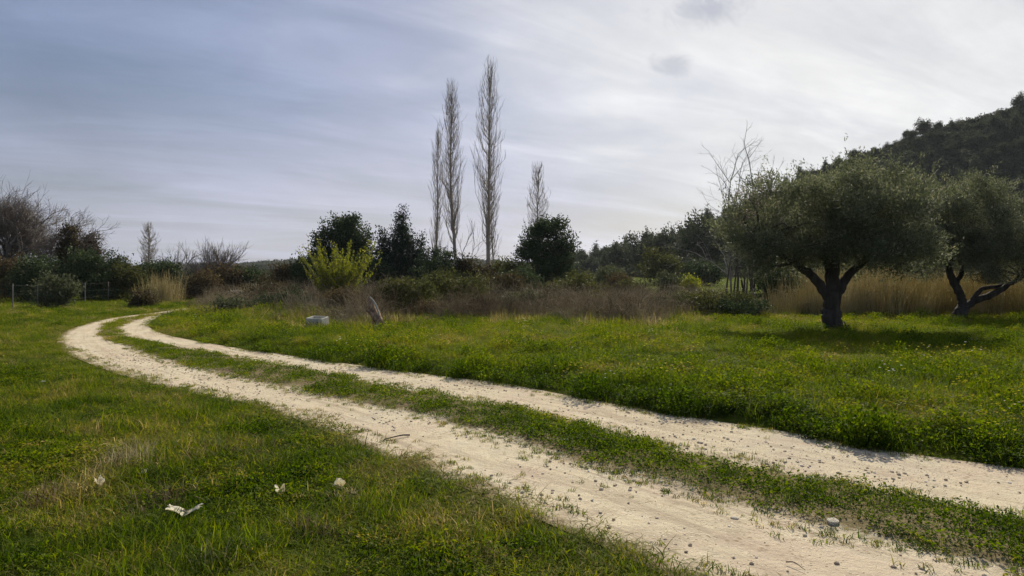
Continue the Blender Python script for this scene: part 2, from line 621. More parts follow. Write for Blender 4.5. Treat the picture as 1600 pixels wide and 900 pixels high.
M['reed'] = leaf_material('reed_stems', [(0.0, (0.20, 0.17, 0.06)), (0.45, (0.44, 0.37, 0.17)), (1.0, (0.66, 0.57, 0.33))], 0.3, 0.7, 0.15, True)
M['petal'] = leaf_material('flower_petals', [(0.0, (0.70, 0.58, 0.03)), (0.75, (0.75, 0.66, 0.06)), (0.9, (0.8, 0.8, 0.7)), (1.0, (0.85, 0.85, 0.8))], 0.3, 0.7, 0.1, True)
M['pebble'] = leaf_material('pebble_stone', [(0.0, (0.28, 0.22, 0.15)), (0.5, (0.50, 0.42, 0.30)), (1.0, (0.74, 0.69, 0.58))], 0.0, 0.9, 0.2, True)
M['straw'] = leaf_material('straw', [(0.0, (0.16, 0.12, 0.06)), (0.5, (0.33, 0.27, 0.15)), (1.0, (0.52, 0.45, 0.29))], 0.3, 0.7, 0.15)
M['deadgrass'] = leaf_material('dead_stalks', [(0.0, (0.07, 0.045, 0.028)), (0.5, (0.14, 0.10, 0.06)), (1.0, (0.28, 0.22, 0.13))], 0.2, 0.8, 0.1)
M['olive_bark'] = bark_material('olive_bark', (0.022, 0.018, 0.014), (0.085, 0.072, 0.058), 7, 0.9)
M['dark_bark'] = bark_material('dark_bark', (0.035, 0.028, 0.022), (0.11, 0.09, 0.07), 8, 0.6)
M['grey_bark'] = bark_material('grey_bark', (0.12, 0.10, 0.08), (0.26, 0.22, 0.18), 6, 0.4)
M['pale_bark'] = bark_material('pale_bark', (0.12, 0.105, 0.09), (0.27, 0.245, 0.21), 6, 0.4)
M['poplar_bark'] = bark_material('poplar_bark', (0.24, 0.20, 0.155), (0.46, 0.40, 0.32), 5, 0.4)
M['stump'] = bark_material('weathered_wood', (0.050, 0.026, 0.014), (0.55, 0.37, 0.23), 15, 1.0, 0.5)
M['stump_pale'] = bark_material('split_wood', (0.34, 0.30, 0.23), (0.60, 0.55, 0.46), 9, 0.6, 0.3)
M['concrete'] = bark_material('old_concrete', (0.34, 0.34, 0.29), (0.58, 0.56, 0.48), 14, 0.5, 1.0)
M['whitewash'] = bark_material('white_paint', (0.50, 0.49, 0.46), (0.66, 0.65, 0.62), 10, 0.3, 1.0)
M['stone'] = bark_material('pale_stone', (0.42, 0.37, 0.28), (0.64, 0.58, 0.45), 30, 0.8, 1.0)
M['paper'] = leaf_material('paper', [(0.0, (0.62, 0.56, 0.40)), (0.5, (0.78, 0.73, 0.57)), (1.0, (0.82, 0.78, 0.64))], 0.4, 0.8, 0.3)
M['post'] = bark_material('fence_post', (0.13, 0.115, 0.095), (0.25, 0.22, 0.19), 20, 0.3, 0.3)
M['wire'] = bark_material('fence_wire', (0.16, 0.16, 0.16), (0.24, 0.24, 0.23), 20, 0.0, 1.0, 0.5)
M['scrubland'] = bark_material('hill_ground', (0.030, 0.034, 0.018), (0.075, 0.072, 0.042), 0.08, 0.3, 1.0)

# ------------------------------------------------------------------ ground, track, hills
def graded(lim, first, grow):
    out = [0.0]
    s = first
    while out[-1] < lim:
        out.append(out[-1] + s)
        s = min(s * grow, 60)
    return np.array(out)


gx = graded(1600, 0.14, 1.032)
gx = np.r_[-gx[::-1][:-1], gx]
gy = np.r_[-graded(60, 0.3, 1.2)[::-1][:-1], graded(2600, 0.12, 1.018)]
XX, YY = np.meshgrid(gx, gy)
ZZ = gz(XX.ravel(), YY.ravel()) - 0.05 * sstep(-0.02, 0.25, sdist(XX.ravel(), YY.ravel(), ROAD_POLY))
nx, ny = len(gx), len(gy)
i = (np.arange(ny - 1)[:, None] * nx + np.arange(nx - 1)[None]).ravel()
gm = make_mesh('ground', np.c_[XX.ravel(), YY.ravel(), ZZ], [np.stack([i, i + 1, i + nx + 1, i + nx], 1)], M['ground'], True)
tag(obj('ground', gm), kind='structure')

NL, NC = 620, 44
ra, rb = resample(A_LO, NL), resample(B_HI, NL)
wd = np.linalg.norm(rb - ra, axis=1)[:, None]
tt = np.linspace(0, 1, NC)[None]
mar = 0.22 / np.maximum(wd, 0.3)
mar_r = 0.10 / np.maximum(wd, 0.3)
tt = -mar + tt * (1 + mar + mar_r)
RP = ra[:, None] + (rb - ra)[:, None] * tt[..., None]
rx, ry = RP[..., 0].ravel(), RP[..., 1].ravel()
rut = np.maximum(sdist(rx, ry, A_POLY), sdist(rx, ry, B_POLY))
med = sdist(rx, ry, ROAD_POLY)
rz = gz(rx, ry) + 0.006 + 0.030 * sstep(0.05, 0.35, -rut) * sstep(0.3, 0.8, med) + (fbm(rx, ry, 3.0, 77) - 0.5) * 0.012 * sstep(0.0, 0.2, med)
i = (np.arange(NL - 1)[:, None] * NC + np.arange(NC - 1)[None]).ravel()
tag(obj('dirt_track', make_mesh('dirt_track', np.c_[rx, ry, rz], [np.stack([i, i + NC, i + NC + 1, i + 1], 1)], M['track'], True, {'rut': rut, 'lat': np.sum(tt * wd, 1) * 0 if False else (tt * wd).ravel(), 'lon': np.repeat(np.arange(NL) * 0.06, NC)})), kind='structure')

hx, hy = np.arange(-60, 440, 4.0), np.arange(60, 340, 4.0)
HX, HY = np.meshgrid(hx, hy)
HZ = hz(HX.ravel(), HY.ravel())
nx = len(hx)
i = (np.arange(len(hy) - 1)[:, None] * nx + np.arange(nx - 1)[None]).ravel()
tag(obj('hillside', make_mesh('hillside', np.c_[HX.ravel(), HY.ravel(), HZ], [np.stack([i, i + 1, i + nx + 1, i + nx], 1)], M['scrubland'], True)), kind='structure')

SKY_PX = np.array([(-400, 412), (0, 413), (200, 412), (300, 413), (390, 412), (420, 406), (470, 400), (540, 397), (600, 402), (700, 402), (740, 399), (800, 405), (880, 410), (960, 412), (1200, 408), (2000, 405)], float)


def dz(x, y):
    """far low hills"""
    x = np.asarray(x, float)
    y = np.asarray(y, float)
    px = 800 + F * x / 700.0
    top = (430 - np.interp(px, SKY_PX[:, 0], SKY_PX[:, 1])) / F * 700 - 10.0
    return top * np.exp(-((y - 700) / 130.0) ** 2) + (fbm(x, y, 0.02, 91) - 0.5) * 4 + 3


hx, hy = np.arange(-900, 900, 14.0), np.arange(430, 1000, 14.0)
HX, HY = np.meshgrid(hx, hy)
HZ = dz(HX.ravel(), HY.ravel())
nx = len(hx)
i = (np.arange(len(hy) - 1)[:, None] * nx + np.arange(nx - 1)[None]).ravel()
tag(obj('distant_hills', make_mesh('distant_hills', np.c_[HX.ravel(), HY.ravel(), HZ], [np.stack([i, i + 1, i + nx + 1, i + nx], 1)], M['scrubland'], True)), kind='structure')

# ------------------------------------------------------------------ scattering of ground cover (stuff)
def source_collection(name, meshes):
    c = bpy.data.collections.new(name)       # not linked to the scene: only its meshes are used
    for k, me in enumerate(meshes):
        o = bpy.data.objects.new('%s_%02d' % (name, k), me)
        c.objects.link(o)
    return c


def scatter(name, P, rot, scl, idx, tint, coll):
    """a point mesh whose geometry nodes put one clump on every point"""
    me = bpy.data.meshes.new(name)
    n = len(P)
    me.vertices.add(n)
    me.vertices.foreach_set('co', np.asarray(P, np.float32).ravel())
    for k, t, v in (('rot', 'FLOAT_VECTOR', rot), ('scl', 'FLOAT_VECTOR', scl)):
        a = me.attributes.new(k, t, 'POINT')
        a.data.foreach_set('vector', np.asarray(v, np.float32).ravel())
    a = me.attributes.new('idx', 'INT', 'POINT')
    a.data.foreach_set('value', np.asarray(idx, np.int32))
    a = me.attributes.new('tint', 'FLOAT', 'POINT')
    a.data.foreach_set('value', np.asarray(tint, np.float32))
    o = obj(name, me)
    ng = bpy.data.node_groups.new(name + '_scatter', 'GeometryNodeTree')
    ng.interface.new_socket('Geometry', in_out='INPUT', socket_type='NodeSocketGeometry')
    ng.interface.new_socket('Geometry', in_out='OUTPUT', socket_type='NodeSocketGeometry')
    N, L = ng.nodes, ng.links
    gi, go = N.new('NodeGroupInput'), N.new('NodeGroupOutput')
    ci = N.new('GeometryNodeCollectionInfo')
    ci.inputs['Collection'].default_value = coll
    ci.inputs['Separate Children'].default_value = True
    ci.inputs['Reset Children'].default_value = True
    ip = N.new('GeometryNodeInstanceOnPoints')
    ip.inputs['Pick Instance'].default_value = True

    def attr(nm, t):
        a_ = N.new('GeometryNodeInputNamedAttribute')
        a_.data_type = t
        a_.inputs['Name'].default_value = nm
        return a_.outputs['Attribute']
    e2r = N.new('FunctionNodeEulerToRotation')
    L.new(attr('rot', 'FLOAT_VECTOR'), e2r.inputs[0])
    L.new(gi.outputs[0], ip.inputs['Points'])
    L.new(ci.outputs[0], ip.inputs['Instance'])
    L.new(attr('idx', 'INT'), ip.inputs['Instance Index'])
    L.new(e2r.outputs[0], ip.inputs['Rotation'])
    L.new(attr('scl', 'FLOAT_VECTOR'), ip.inputs['Scale'])
    L.new(ip.outputs[0], go.inputs[0])
    md = o.modifiers.new('scatter', 'NODES')
    md.node_group = ng
    o['kind'] = 'stuff'
    return o


def blades(name, n, rad, h0, h1, wid, lean, mat, rs, segs=3, droop=0.6):
    V, Q, T, tint = [], [], [], []
    for k in range(n):
        a = rs.uniform(0, 2 * math.pi)
        r = rad * math.sqrt(rs.uniform())
        b = np.array((r * math.cos(a), r * math.sin(a), -0.01))
        h = rs.uniform(h0, h1)
        th = rs.uniform(0, 2 * math.pi)
        d = np.array((math.cos(th), math.sin(th), 0))
        l0 = abs(rs.normal(0, lean))
        s = np.array((-d[1], d[0], 0)) * wid * rs.uniform(0.7, 1.3) * 0.5
        p = b.copy()
        ang = l0
        base = len(V)
        tv = rs.uniform()
        for q in range(segs + 1):
            f = 1 - (q / segs) ** 1.6
            if q < segs:
                V += [p - s * max(f, 0.3), p + s * max(f, 0.3)]
                tint += [tv, tv]
            else:
                V.append(p)
                tint.append(tv)
            p = p + (d * math.sin(ang) + np.array((0, 0, math.cos(ang)))) * h / segs
            ang += droop * rs.uniform(0.3, 1.2) * (0.5 + l0)
        for q in range(segs - 1):
            i_ = base + q * 2
            Q.append((i_, i_ + 1, i_ + 3, i_ + 2))
        i_ = base + (segs - 1) * 2
        T.append((i_, i_ + 1, i_ + 2))
    return make_mesh(name, np.array(V), [np.array(Q), np.array(T)], mat, True, {'tint': tint})


def broadleaf(name, n, rad, h0, h1, size, mat, rs):
    """low clover-like plants: stalkless small leaves at varied heights and tilts"""
    a = rs.uniform(0, 2 * math.pi, n)
    r = rad * np.sqrt(rs.uniform(size=n))
    h = rs.uniform(h0, h1, n) * (1 - 0.4 * (r / rad) ** 2)
    cen = np.c_[r * np.cos(a), r * np.sin(a), h]
    ax = np.c_[np.cos(a) + rs.normal(0, .7, n), np.sin(a) + rs.normal(0, .7, n), rs.normal(0.25, .35, n)]
    return leaf_mesh(name, cen, ax, size * rs.uniform(0.7, 1.4, n), size * 0.75 * rs.uniform(0.7, 1.3, n), mat, rs.uniform(size=n), rs)


rs = np.random.default_rng(11)
src = []
for k in range(4):
    src.append(blades('short_grass', 54, 0.14, 0.03, 0.11, 0.0050, 0.6, M['grass'], rs, droop=0.8))     # 0-3
for k in range(3):
    src.append(blades('long_grass', 44, 0.16, 0.08, 0.22, 0.0055, 0.5, M['grass'], rs, droop=0.9))       # 4-6
for k in range(3):
    src.append(broadleaf('clover', 110, 0.14, 0.005, 0.065, 0.019, M['grass'], rs))                        # 7-9
for k in range(2):
    src.append(broadleaf('leafy_weed', 170, 0.17, 0.02, 0.20, 0.026, M['grass'], rs))                    # 10-11
for k in range(2):
    src.append(blades('bent_grass', 50, 0.17, 0.05, 0.18, 0.0042, 1.25, M['grass'], rs, droop=0.9))      # 12-13
for k in range(2):
    src.append(blades('small_tuft', 16, 0.03, 0.02, 0.06, 0.005, 0.8, M['grass'], rs, droop=0.6))        # 14-15
GC = source_collection('grass_source', src)


def sample_ground(dens, ymin, ymax, half=0.95, seed=0, x0=2.0):
    """points in the wedge ahead of the eye, dens per square metre at most"""
    r_ = np.random.default_rng(seed)
    n = int(dens * (ymax - ymin) * 2 * (half * ymax + x0))
    x = r_.uniform(-(half * ymax + x0), half * ymax + x0, n)
    y = r_.uniform(ymin, ymax, n)
    m = np.abs(x) < half * y + x0
    return x[m], y[m]


pts = [sample_ground(300, 1.5, 8, seed=1), sample_ground(160, 8, 16, seed=2), sample_ground(62, 16, 27, seed=3), sample_ground(26, 27, 45, half=0.9, seed=4)]
x = np.concatenate([p[0] for p in pts])
y = np.concatenate([p[1] for p in pts])
sa, sb = sdist(x, y, A_POLY), sdist(x, y, B_POLY)
rut = np.maximum(sa, sb)
road = sdist(x, y, ROAD_POLY)
fld = sdist(x, y, FIELD_POLY)
edge_n = (fbm(x, y, 1.6, 41) - 0.5) * (0.55 + 0.45 * (fld > 0)) + (fbm(x, y, 9.0, 43, 2) - 0.5) * 0.3
u = rng.uniform(size=len(x))
median = (road > 0) & (rut < 0)
# bare lower half of the strip between the ruts, as in the photograph
dA, dB = -sa, -sb
bare = sstep(0.45, 0.05, dA / (dA + dB + 1e-6)) * sstep(-6, -3.0, x) * sstep(9.0, 7.0, y) * 0.9
bare = np.maximum(bare, sstep(0.56, 0.70, fbm(x, y, 1.4, 47)) * 0.6)
dens_m = np.where(median, 0.0, rng.uniform(size=len(x)) * 0)
left = (road <= 0) & (fld <= 0)
keep = rut + edge_n < -0.10 - 0.05 * (fld < 0)
keep &= ~(median & (u < bare))
# worn soil outside the far bend
wx, wy = pix(60, 567)
worn = np.exp(-(((x - wx) / 4.5) ** 2 + ((y - wy) / 0.9) ** 2)) * left
keep &= u > worn * 0.9
x, y, rut, road, fld, u, median, left, dA, dB = [v[keep] for v in (x, y, rut, road, fld, u, median, left, dA, dB)]
n = len(x)
n1, n2, n3 = fbm(x, y, 0.55, 51), fbm(x, y, 1.7, 53), fbm(x, y, 0.2, 57)
tint = 0.30 + (n2 - 0.5) * 0.5 + rng.normal(0, 0.07, n)
idx = rng.integers(0, 4, n)
scl = rng.uniform(0.75, 1.25, n)
hsc = np.ones(n)
# left meadow: mixed green with olive brown and straw patches
dry = sstep(0.46, 0.68, n1 + (n2 - 0.5) * 0.3)
nearrim = sstep(1.3, 0.2, -rut)
tint = np.where(left, 0.43 + dry * 0.22 * (1 - 0.8 * nearrim) + (n2 - 0.5) * 0.45 + (fbm(x, y, 5.0, 52) - .5) * .3 + rng.normal(0, 0.12, n), tint)
sel = left & (rng.uniform(size=n) < 0.22 * dry + 0.22)
idx = np.where(sel, rng.integers(12, 14, n), idx)
tint = np.where(sel & (rng.uniform(size=n) < 0.22), tint + 0.28, tint)
sel = left & (n2 > 0.56) & (rng.uniform(size=n) < 0.22)
idx = np.where(sel, rng.integers(4, 7, n), idx)
sel = left & (n2 < 0.42) & (rng.uniform(size=n) < 0.5)
idx = np.where(sel, rng.integers(7, 10, n), idx)
# strip between the ruts: clover and short grass
sel = median & (rng.uniform(size=n) < 0.55)
idx = np.where(sel, rng.integers(7, 10, n), idx)
tint = np.where(median, 0.27 + (n2 - 0.5) * 0.35 + rng.normal(0, 0.06, n) + 0.25 * sstep(10, 22, y), tint)
hsc = np.where(median, 1.05, hsc)
# right field: yellow green; lush green rim, its bank shade put into darker tint
rim = sstep(0.9, 0.15, fld) * (fld > 0) * sstep(16, 11, y)
isf = fld > 0
tint = np.where(isf, 0.45 + (n2 - 0.5) * 0.50 + (n1 - 0.5) * 0.45 + 0.08 * sstep(10, 18, y) + rng.normal(0, 0.08, n), tint)
tint = np.where(isf, tint * (1 - rim) + rim * (0.20 + (n2 - 0.5) * 0.25 + rng.normal(0, .05, n)), tint)
sel = isf & (rng.uniform(size=n) < 0.42)
idx = np.where(sel, rng.integers(4, 7, n), idx)
sel = isf & (rng.uniform(size=n) < 0.07 + 0.12 * rim)
idx = np.where(sel, rng.integers(10, 12, n), idx)
clump = sstep(0.52, 0.68, fbm(x, y, 1.5, 50, 2))
tint = np.where(isf, tint * (1 - 0.32 * clump * (1 - rim)) + 0.02, tint)
hsc = np.where(isf, (0.45 + 0.7 * fbm(x, y, 0.9, 48) + 0.5 * clump) * (1 + (1.3 * fbm(x, y, 1.3, 46) - .3) * rim), hsc)
clump2 = sstep(0.54, 0.66, fbm(x, y, 2.4, 58, 2))
tint = np.where(left, tint * (1 - 0.45 * clump2), tint)
hsc = np.where(left, hsc * (0.9 + 0.5 * clump2), hsc)
# short worn plants at rut edges
ed = sstep(0.75, 0.10, -rut + (fbm(x, y, 3.0, 45) - 0.5) * 0.4)
ed = np.where(median, ed * 0.35, ed)
hsc = hsc * (1 - 0.68 * ed * (1 - rim)) * (0.40 + 0.95 * fbm(x, y, 2.2, 49)) * np.where(left, .85, 1)
tint = np.clip(tint + (0.10 * ed + 0.30 * sstep(0.30, 0.05, -rut) * (rng.uniform(size=n) < .6)) * (1 - rim) * (~isf), 0.02, 0.97)
far = sstep(12, 30, y)
scl = scl * (1 + 0.55 * far)
far_ok = ~((y > 24) & (x > -9) & (fld > 0))
z = gz(x, y) + np.where(road > -0.22, 0.004, 0)
P = np.c_[x, y, z]
rot = np.c_[rng.normal(0, 0.24, n), rng.normal(0, 0.24, n), rng.uniform(0, 6.28, n)]
for nm, m in (('meadow_grass', left), ('strip_grass', median), ('field_grass', isf & ~median)):
    o = scatter(nm, P[m], rot[m], np.c_[scl, scl, scl * hsc][m], idx[m], tint[m], GC)

# small dark tufts scattered over the bare edges of the ruts
x, y = sample_ground(260, 2.0, 14, seed=21)
sa, sb = sdist(x, y, A_POLY), sdist(x, y, B_POLY)
rut = np.maximum(sa, sb)
dA, dB = np.abs(sa), np.abs(sb)
pr = np.exp(-(np.maximum(rut, 0) / 0.17) ** 2) * (rut > -0.5) * sstep(0.40, 0.60, fbm(x, y, 1.9, 61))
pr = np.maximum(pr, 1.0 * ((sdist(x, y, ROAD_POLY) > 0) & (rut < 0.1)) * sstep(0.30, 0.5, fbm(x, y, 3.0, 63)))
m = rng.uniform(size=len(x)) < pr * 0.75
x, y = x[m], y[m]
n = len(x)
s_ = rng.uniform(0.5, 1.5, n)
scatter('track_weeds', np.c_[x, y, gz(x, y) + 0.012], np.c_[np.zeros((n, 2)), rng.uniform(0, 6.28, n)], np.c_[s_, s_, s_ * 0.7], rng.integers(14, 16, n), np.clip(rng.normal(0.45, 0.24, n), 0, 1), GC)

# pebbles on the ruts
def pebble(rs):
    import bmesh
    bm = bmesh.new()
    bmesh.ops.create_icosphere(bm, subdivisions=1, radius=1.0)
    for v in bm.verts:
        v.co *= rs.uniform(0.7, 1.15)
        v.co.z *= 0.6
    me = bpy.data.meshes.new('pebble')
    bm.to_mesh(me)
    bm.free()
    me.materials.append(M['pebble'])
    a_ = me.attributes.new('tint', 'FLOAT', 'POINT')
    a_.data.foreach_set('value', np.full(len(me.vertices), 0.5, np.float32))
    return me


PC = source_collection('pebble_source', [pebble(rs) for _ in range(4)])
x, y = sample_ground(420, 1.8, 15, seed=31)
m = (np.maximum(sdist(x, y, A_POLY), sdist(x, y, B_POLY)) > -0.12) & (rng.uniform(size=len(x)) < sstep(0.40, 0.64, fbm(x, y, 1.1, 67)) * 0.9 + 0.15)
x, y = x[m], y[m]
n = len(x)
s_ = 0.0026 + 0.016 * rng.uniform(size=n) ** 7
scatter('pebbles', np.c_[x, y, gz(x, y) + 0.009], rng.uniform(0, 6.28, (n, 3)) * np.array((0.05, 0.05, 1)), np.c_[s_, s_, s_], rng.integers(0, 4, n), np.clip(rng.normal(0.42, 0.25, n), 0, 1), PC)

# flowers
def flower(rs, n):
    cen = np.c_[rs.normal(0, 0.07, (n, 2)), rs.uniform(0.14, 0.30, n)]
    V, T = [], []
    for c in cen:
        for k in range(5):
            a_ = k * 1.2566 + rs.uniform(0, .4)
            p = 0.011
            d = np.array((math.cos(a_), math.sin(a_), 0.35)) * p
            s2 = np.array((-math.sin(a_), math.cos(a_), 0)) * p * 0.55
            b_ = len(V)
            V += [c, c + d + s2, c + d - s2]
            T.append((b_, b_ + 1, b_ + 2))
    return make_mesh('flower', np.array(V), [np.array(T)], M['petal'], False, {'tint': np.full(len(V), 0.5)})


FC = source_collection('flower_source', [flower(rs, 5), flower(rs, 8), flower(rs, 3)])
x, y = sample_ground(9, 3, 30, seed=35)
rut = np.maximum(sdist(x, y, A_POLY), sdist(x, y, B_POLY))
fld = sdist(x, y, FIELD_POLY)
pr = sstep(0.55, 0.74, fbm(x, y, 0.6, 71)) * np.where(fld > 0.3, 0.36, 0.08) * (rut < -0.35)
m = rng.uniform(size=len(x)) < pr
x, y = x[m], y[m]
n = len(x)
s_ = rng.uniform(0.8, 1.5, n)
scatter('wild_flowers', np.c_[x, y, gz(x, y)], np.c_[np.zeros((n, 2)), rng.uniform(0, 6.28, n)], np.c_[s_, s_, s_ * 0.95], rng.integers(0, 3, n), np.where(rng.uniform(size=n) < 0.1, 1.0, rng.uniform(0, 0.5, n)), FC)

# ------------------------------------------------------------------ bramble thicket and dry reeds (stuff)
def bramble_clump(rs, n, hgt, thick=0.006):
    t = Tubes()
    for k in range(n):
        a_ = rs.uniform(0, 6.28)
        r_ = 0.32 * math.sqrt(rs.uniform())
        p = np.array((r_ * math.cos(a_), r_ * math.sin(a_), -0.05))
        d = unit(np.array((rs.normal(0, .45), rs.normal(0, .45), 1.0)))
        L = hgt * rs.uniform(0.45, 1.1)
        pts_ = [p]
        for q in range(4):
            p = p + d * L / 4
            d = unit(d + rs.normal(0, 0.22, 3) + np.array((0, 0, -0.10 * q)))
            pts_.append(p)
        tv = rs.uniform()
        t.tube(pts_, thick * np.array((1, .9, .75, .6, .35)), 3, tv, False)
        for q in range(3):
            j = rs.integers(1, 4)
            b_ = np.array(pts_[j])
            e = unit(d + rs.normal(0, 0.7, 3))
            t.tube([b_, b_ + e * L * 0.16, b_ + unit(e + rs.normal(0, .4, 3)) * L * 0.33], thick * np.array((.6, .45, .25)), 3, tv, False)
    return t.mesh('bramble', M['bramble'], False)


BC = source_collection('bramble_source', [bramble_clump(rs, 26, 0.95), bramble_clump(rs, 22, 0.75), bramble_clump(rs, 30, 0.6, 0.005), bramble_clump(rs, 18, 1.15), bramble_clump(rs, 8, 1.6, 0.005)])
# the near rim of the thicket, as it runs across the field
RIM = np.array([ground_pix(*p)[:2] for p in ((300, 481), (330, 492), (400, 498), (470, 506), (540, 516), (610, 516), (680, 510), (760, 505), (840, 505), (900, 512), (980, 514), (1040, 512), (1070, 503), (1130, 498), (1190, 498))])
TH_POLY = np.vstack([RIM, [[11.5, 28], [9, 36], [2, 40], [-8, 43], [-16, 46], [-19, 42], [-15.5, 33]]])
x = rng.uniform(-21, 14, 40000)
y = rng.uniform(17, 47, 40000)
d_ = sdist(x, y, TH_POLY) + (fbm(x, y, 0.8, 81) - 0.5) * 2.0
dens = sstep(-0.2, 0.5, d_) * (0.25 + 0.75 * sstep(0.35, 0.55, fbm(x, y, 0.6, 83))) * np.where(y < 24, 1.0, 0.55)
col = 800 + F * x / y
dens = dens * np.where((col > 596) & (col < 690) & (y > 21.8) & (y < 29), .12, 1) * np.where((col > 655) & (col < 755) & (y > 25.5) & (y < 34), .3, 1) * np.where((col > 735) & (col < 815) & (y > 27) & (y < 35), .4, 1)
m = rng.uniform(size=len(x)) < dens * 0.34
x, y, d_ = x[m], y[m], d_[m]
n = len(x)
s_ = rng.uniform(0.6, 1.15, n) * (0.45 + 0.55 * sstep(0.0, 2.2, d_))
s_ *= 0.65 + 0.95 * fbm(x, y, 0.45, 85)
scatter('bramble_thicket', np.c_[x, y, gz(x, y)], np.c_[rng.normal(0, .1, (n, 2)), rng.uniform(0, 6.28, n)], np.c_[s_ * 1.15, s_ * 1.15, s_], np.where(rng.uniform(size=n) < .08, 4, rng.integers(0, 4, n)), np.clip(0.55 + (fbm(x, y, 0.6, 87) - 0.5) * 1.8 + rng.normal(0, .18, n), 0, 1), BC)


# dry and green grass growing through the front of the thicket
x = rng.uniform(-21, 16, 60000)
y = rng.uniform(16, 30, 60000)
d_ = sdist(x, y, TH_POLY) + (fbm(x, y, 0.9, 81) - 0.5) * 1.6
col = 800 + F * x / y
m = (d_ > -0.9) & ~((col > 596) & (col < 690) & (y > 21.5)) & (rng.uniform(size=len(x)) < np.exp(-(np.maximum(d_, 0) / 3.5)) * .30 * sstep(.30, .62, fbm(x, y, .8, 80)))
x, y, d_ = x[m], y[m], d_[m]
n = len(x)
s_ = rng.uniform(1.3, 2.6, n) * (0.7 + 0.5 * sstep(-0.8, 1.0, d_))
scatter('thicket_grass', np.c_[x, y, gz(x, y)], np.c_[rng.normal(0, .15, (n, 2)), rng.uniform(0, 6.28, n)], np.c_[s_ * .7, s_ * .7, s_ * 1.1], np.where(rng.uniform(size=n) < .5, rng.integers(12, 14, n), rng.integers(4, 7, n)), np.clip(0.80 - 0.25 * (rng.uniform(size=n) < .3) + (fbm(x, y, 0.7, 88) - 0.5) * 1.0 + rng.normal(0, .14, n), 0, 1), GC)
# grass of the far clearing
x, y = rng.uniform(4, 50, 9000), rng.uniform(38, 118, 9000)
m = np.abs(x) < .5 * y
x, y = x[m], y[m]
n = len(x)
s_ = rng.uniform(1.5, 2.6, n)
scatter('clearing_grass', np.c_[x, y, gz(x, y)], np.c_[np.zeros((n, 2)), rng.uniform(0, 6.28, n)], np.c_[s_ * 1.5, s_ * 1.5, s_ * .7], rng.integers(4, 7, n), np.clip(rng.normal(.42, .08, n), 0, 1), GC)


def reed_clump(rs, n, hgt):
    t = Tubes()
    for k in range(n):
        p = np.array((rs.normal(0, .16), rs.normal(0, .16), -0.03))
        d = unit(np.array((rs.normal(0, .12), rs.normal(0, .12), 1.0)))
        L = hgt * rs.uniform(0.55, 1.1)
        tv = rs.uniform()
        q1 = p + d * L * .5
        q2 = q1 + unit(d + rs.normal(0, .10, 3)) * L * .5
        t.tube([p, q1, q2], (0.007, 0.006, 0.003), 3, tv, False)
        if rs.uniform() < 0.5:
            e = unit(np.array((rs.normal(), rs.normal(), 0.9)))
            j = p + d * L * rs.uniform(.3, .8)
            t.tube([j, j + e * .15, j + (e + np.array((0, 0, -.5))) * .3], (0.008, 0.007, 0.002), 3, tv, False)
    return t.mesh('reed', M['reed'], False)


RC = source_collection('reed_source', [reed_clump(rs, 26, 1.45), reed_clump(rs, 30, 1.2), reed_clump(rs, 22, 1.7)])
x = rng.uniform(8.5, 40, 15000)
y = rng.uniform(23.5, 36, 15000)
front = 24.3 + (fbm(x, y * 0, 0.5, 93) - 0.5) * 1.6
m = (y > front) & (x > 0.38 * y) & (x < 1.0 * y + 2) & (rng.uniform(size=len(x)) < 0.42 * np.where(x < 0.44 * y, 0.5, 1) * (.25 + sstep(.3, .6, fbm(x, y, .9, 99))))
x, y = x[m], y[m]
n = len(x)
s_ = rng.uniform(0.45, 1.2, n) * (0.40 + 1.0 * fbm(x, y, 0.6, 95))
tn = np.clip(0.45 + (fbm(x, y, 0.6, 97) - 0.5) * 0.9 + rng.normal(0, .15, n), 0, 1)
# a few by the far end of the track
k_ = 22
fx, fy = colx(252, 37) + rng.normal(0, 0.38, k_), 37 + rng.normal(0, .5, k_)
x, y, s_, tn = np.r_[x, fx], np.r_[y, fy], np.r_[s_, rng.uniform(.8, 1.15, k_)], np.r_[tn, rng.uniform(.4, .9, k_)]
n = len(x)
scatter('dry_reeds', np.c_[x, y, gz(x, y)], np.c_[rng.normal(0, .08, (n, 2)), rng.uniform(0, 6.28, n)], np.c_[s_, s_, s_], rng.integers(0, 3, n), tn, RC)

# ------------------------------------------------------------------ trees and shrubs
def branch_path(rs, p, d, L, segs, wander, lift):
    pts_ = [p]
    for q in range(segs):
        p = p + d * L / segs
        pts_.append(p)
        d = unit(d + rs.normal(0, wander, 3) + np.array((0, 0, lift)))
    return np.array(pts_), d


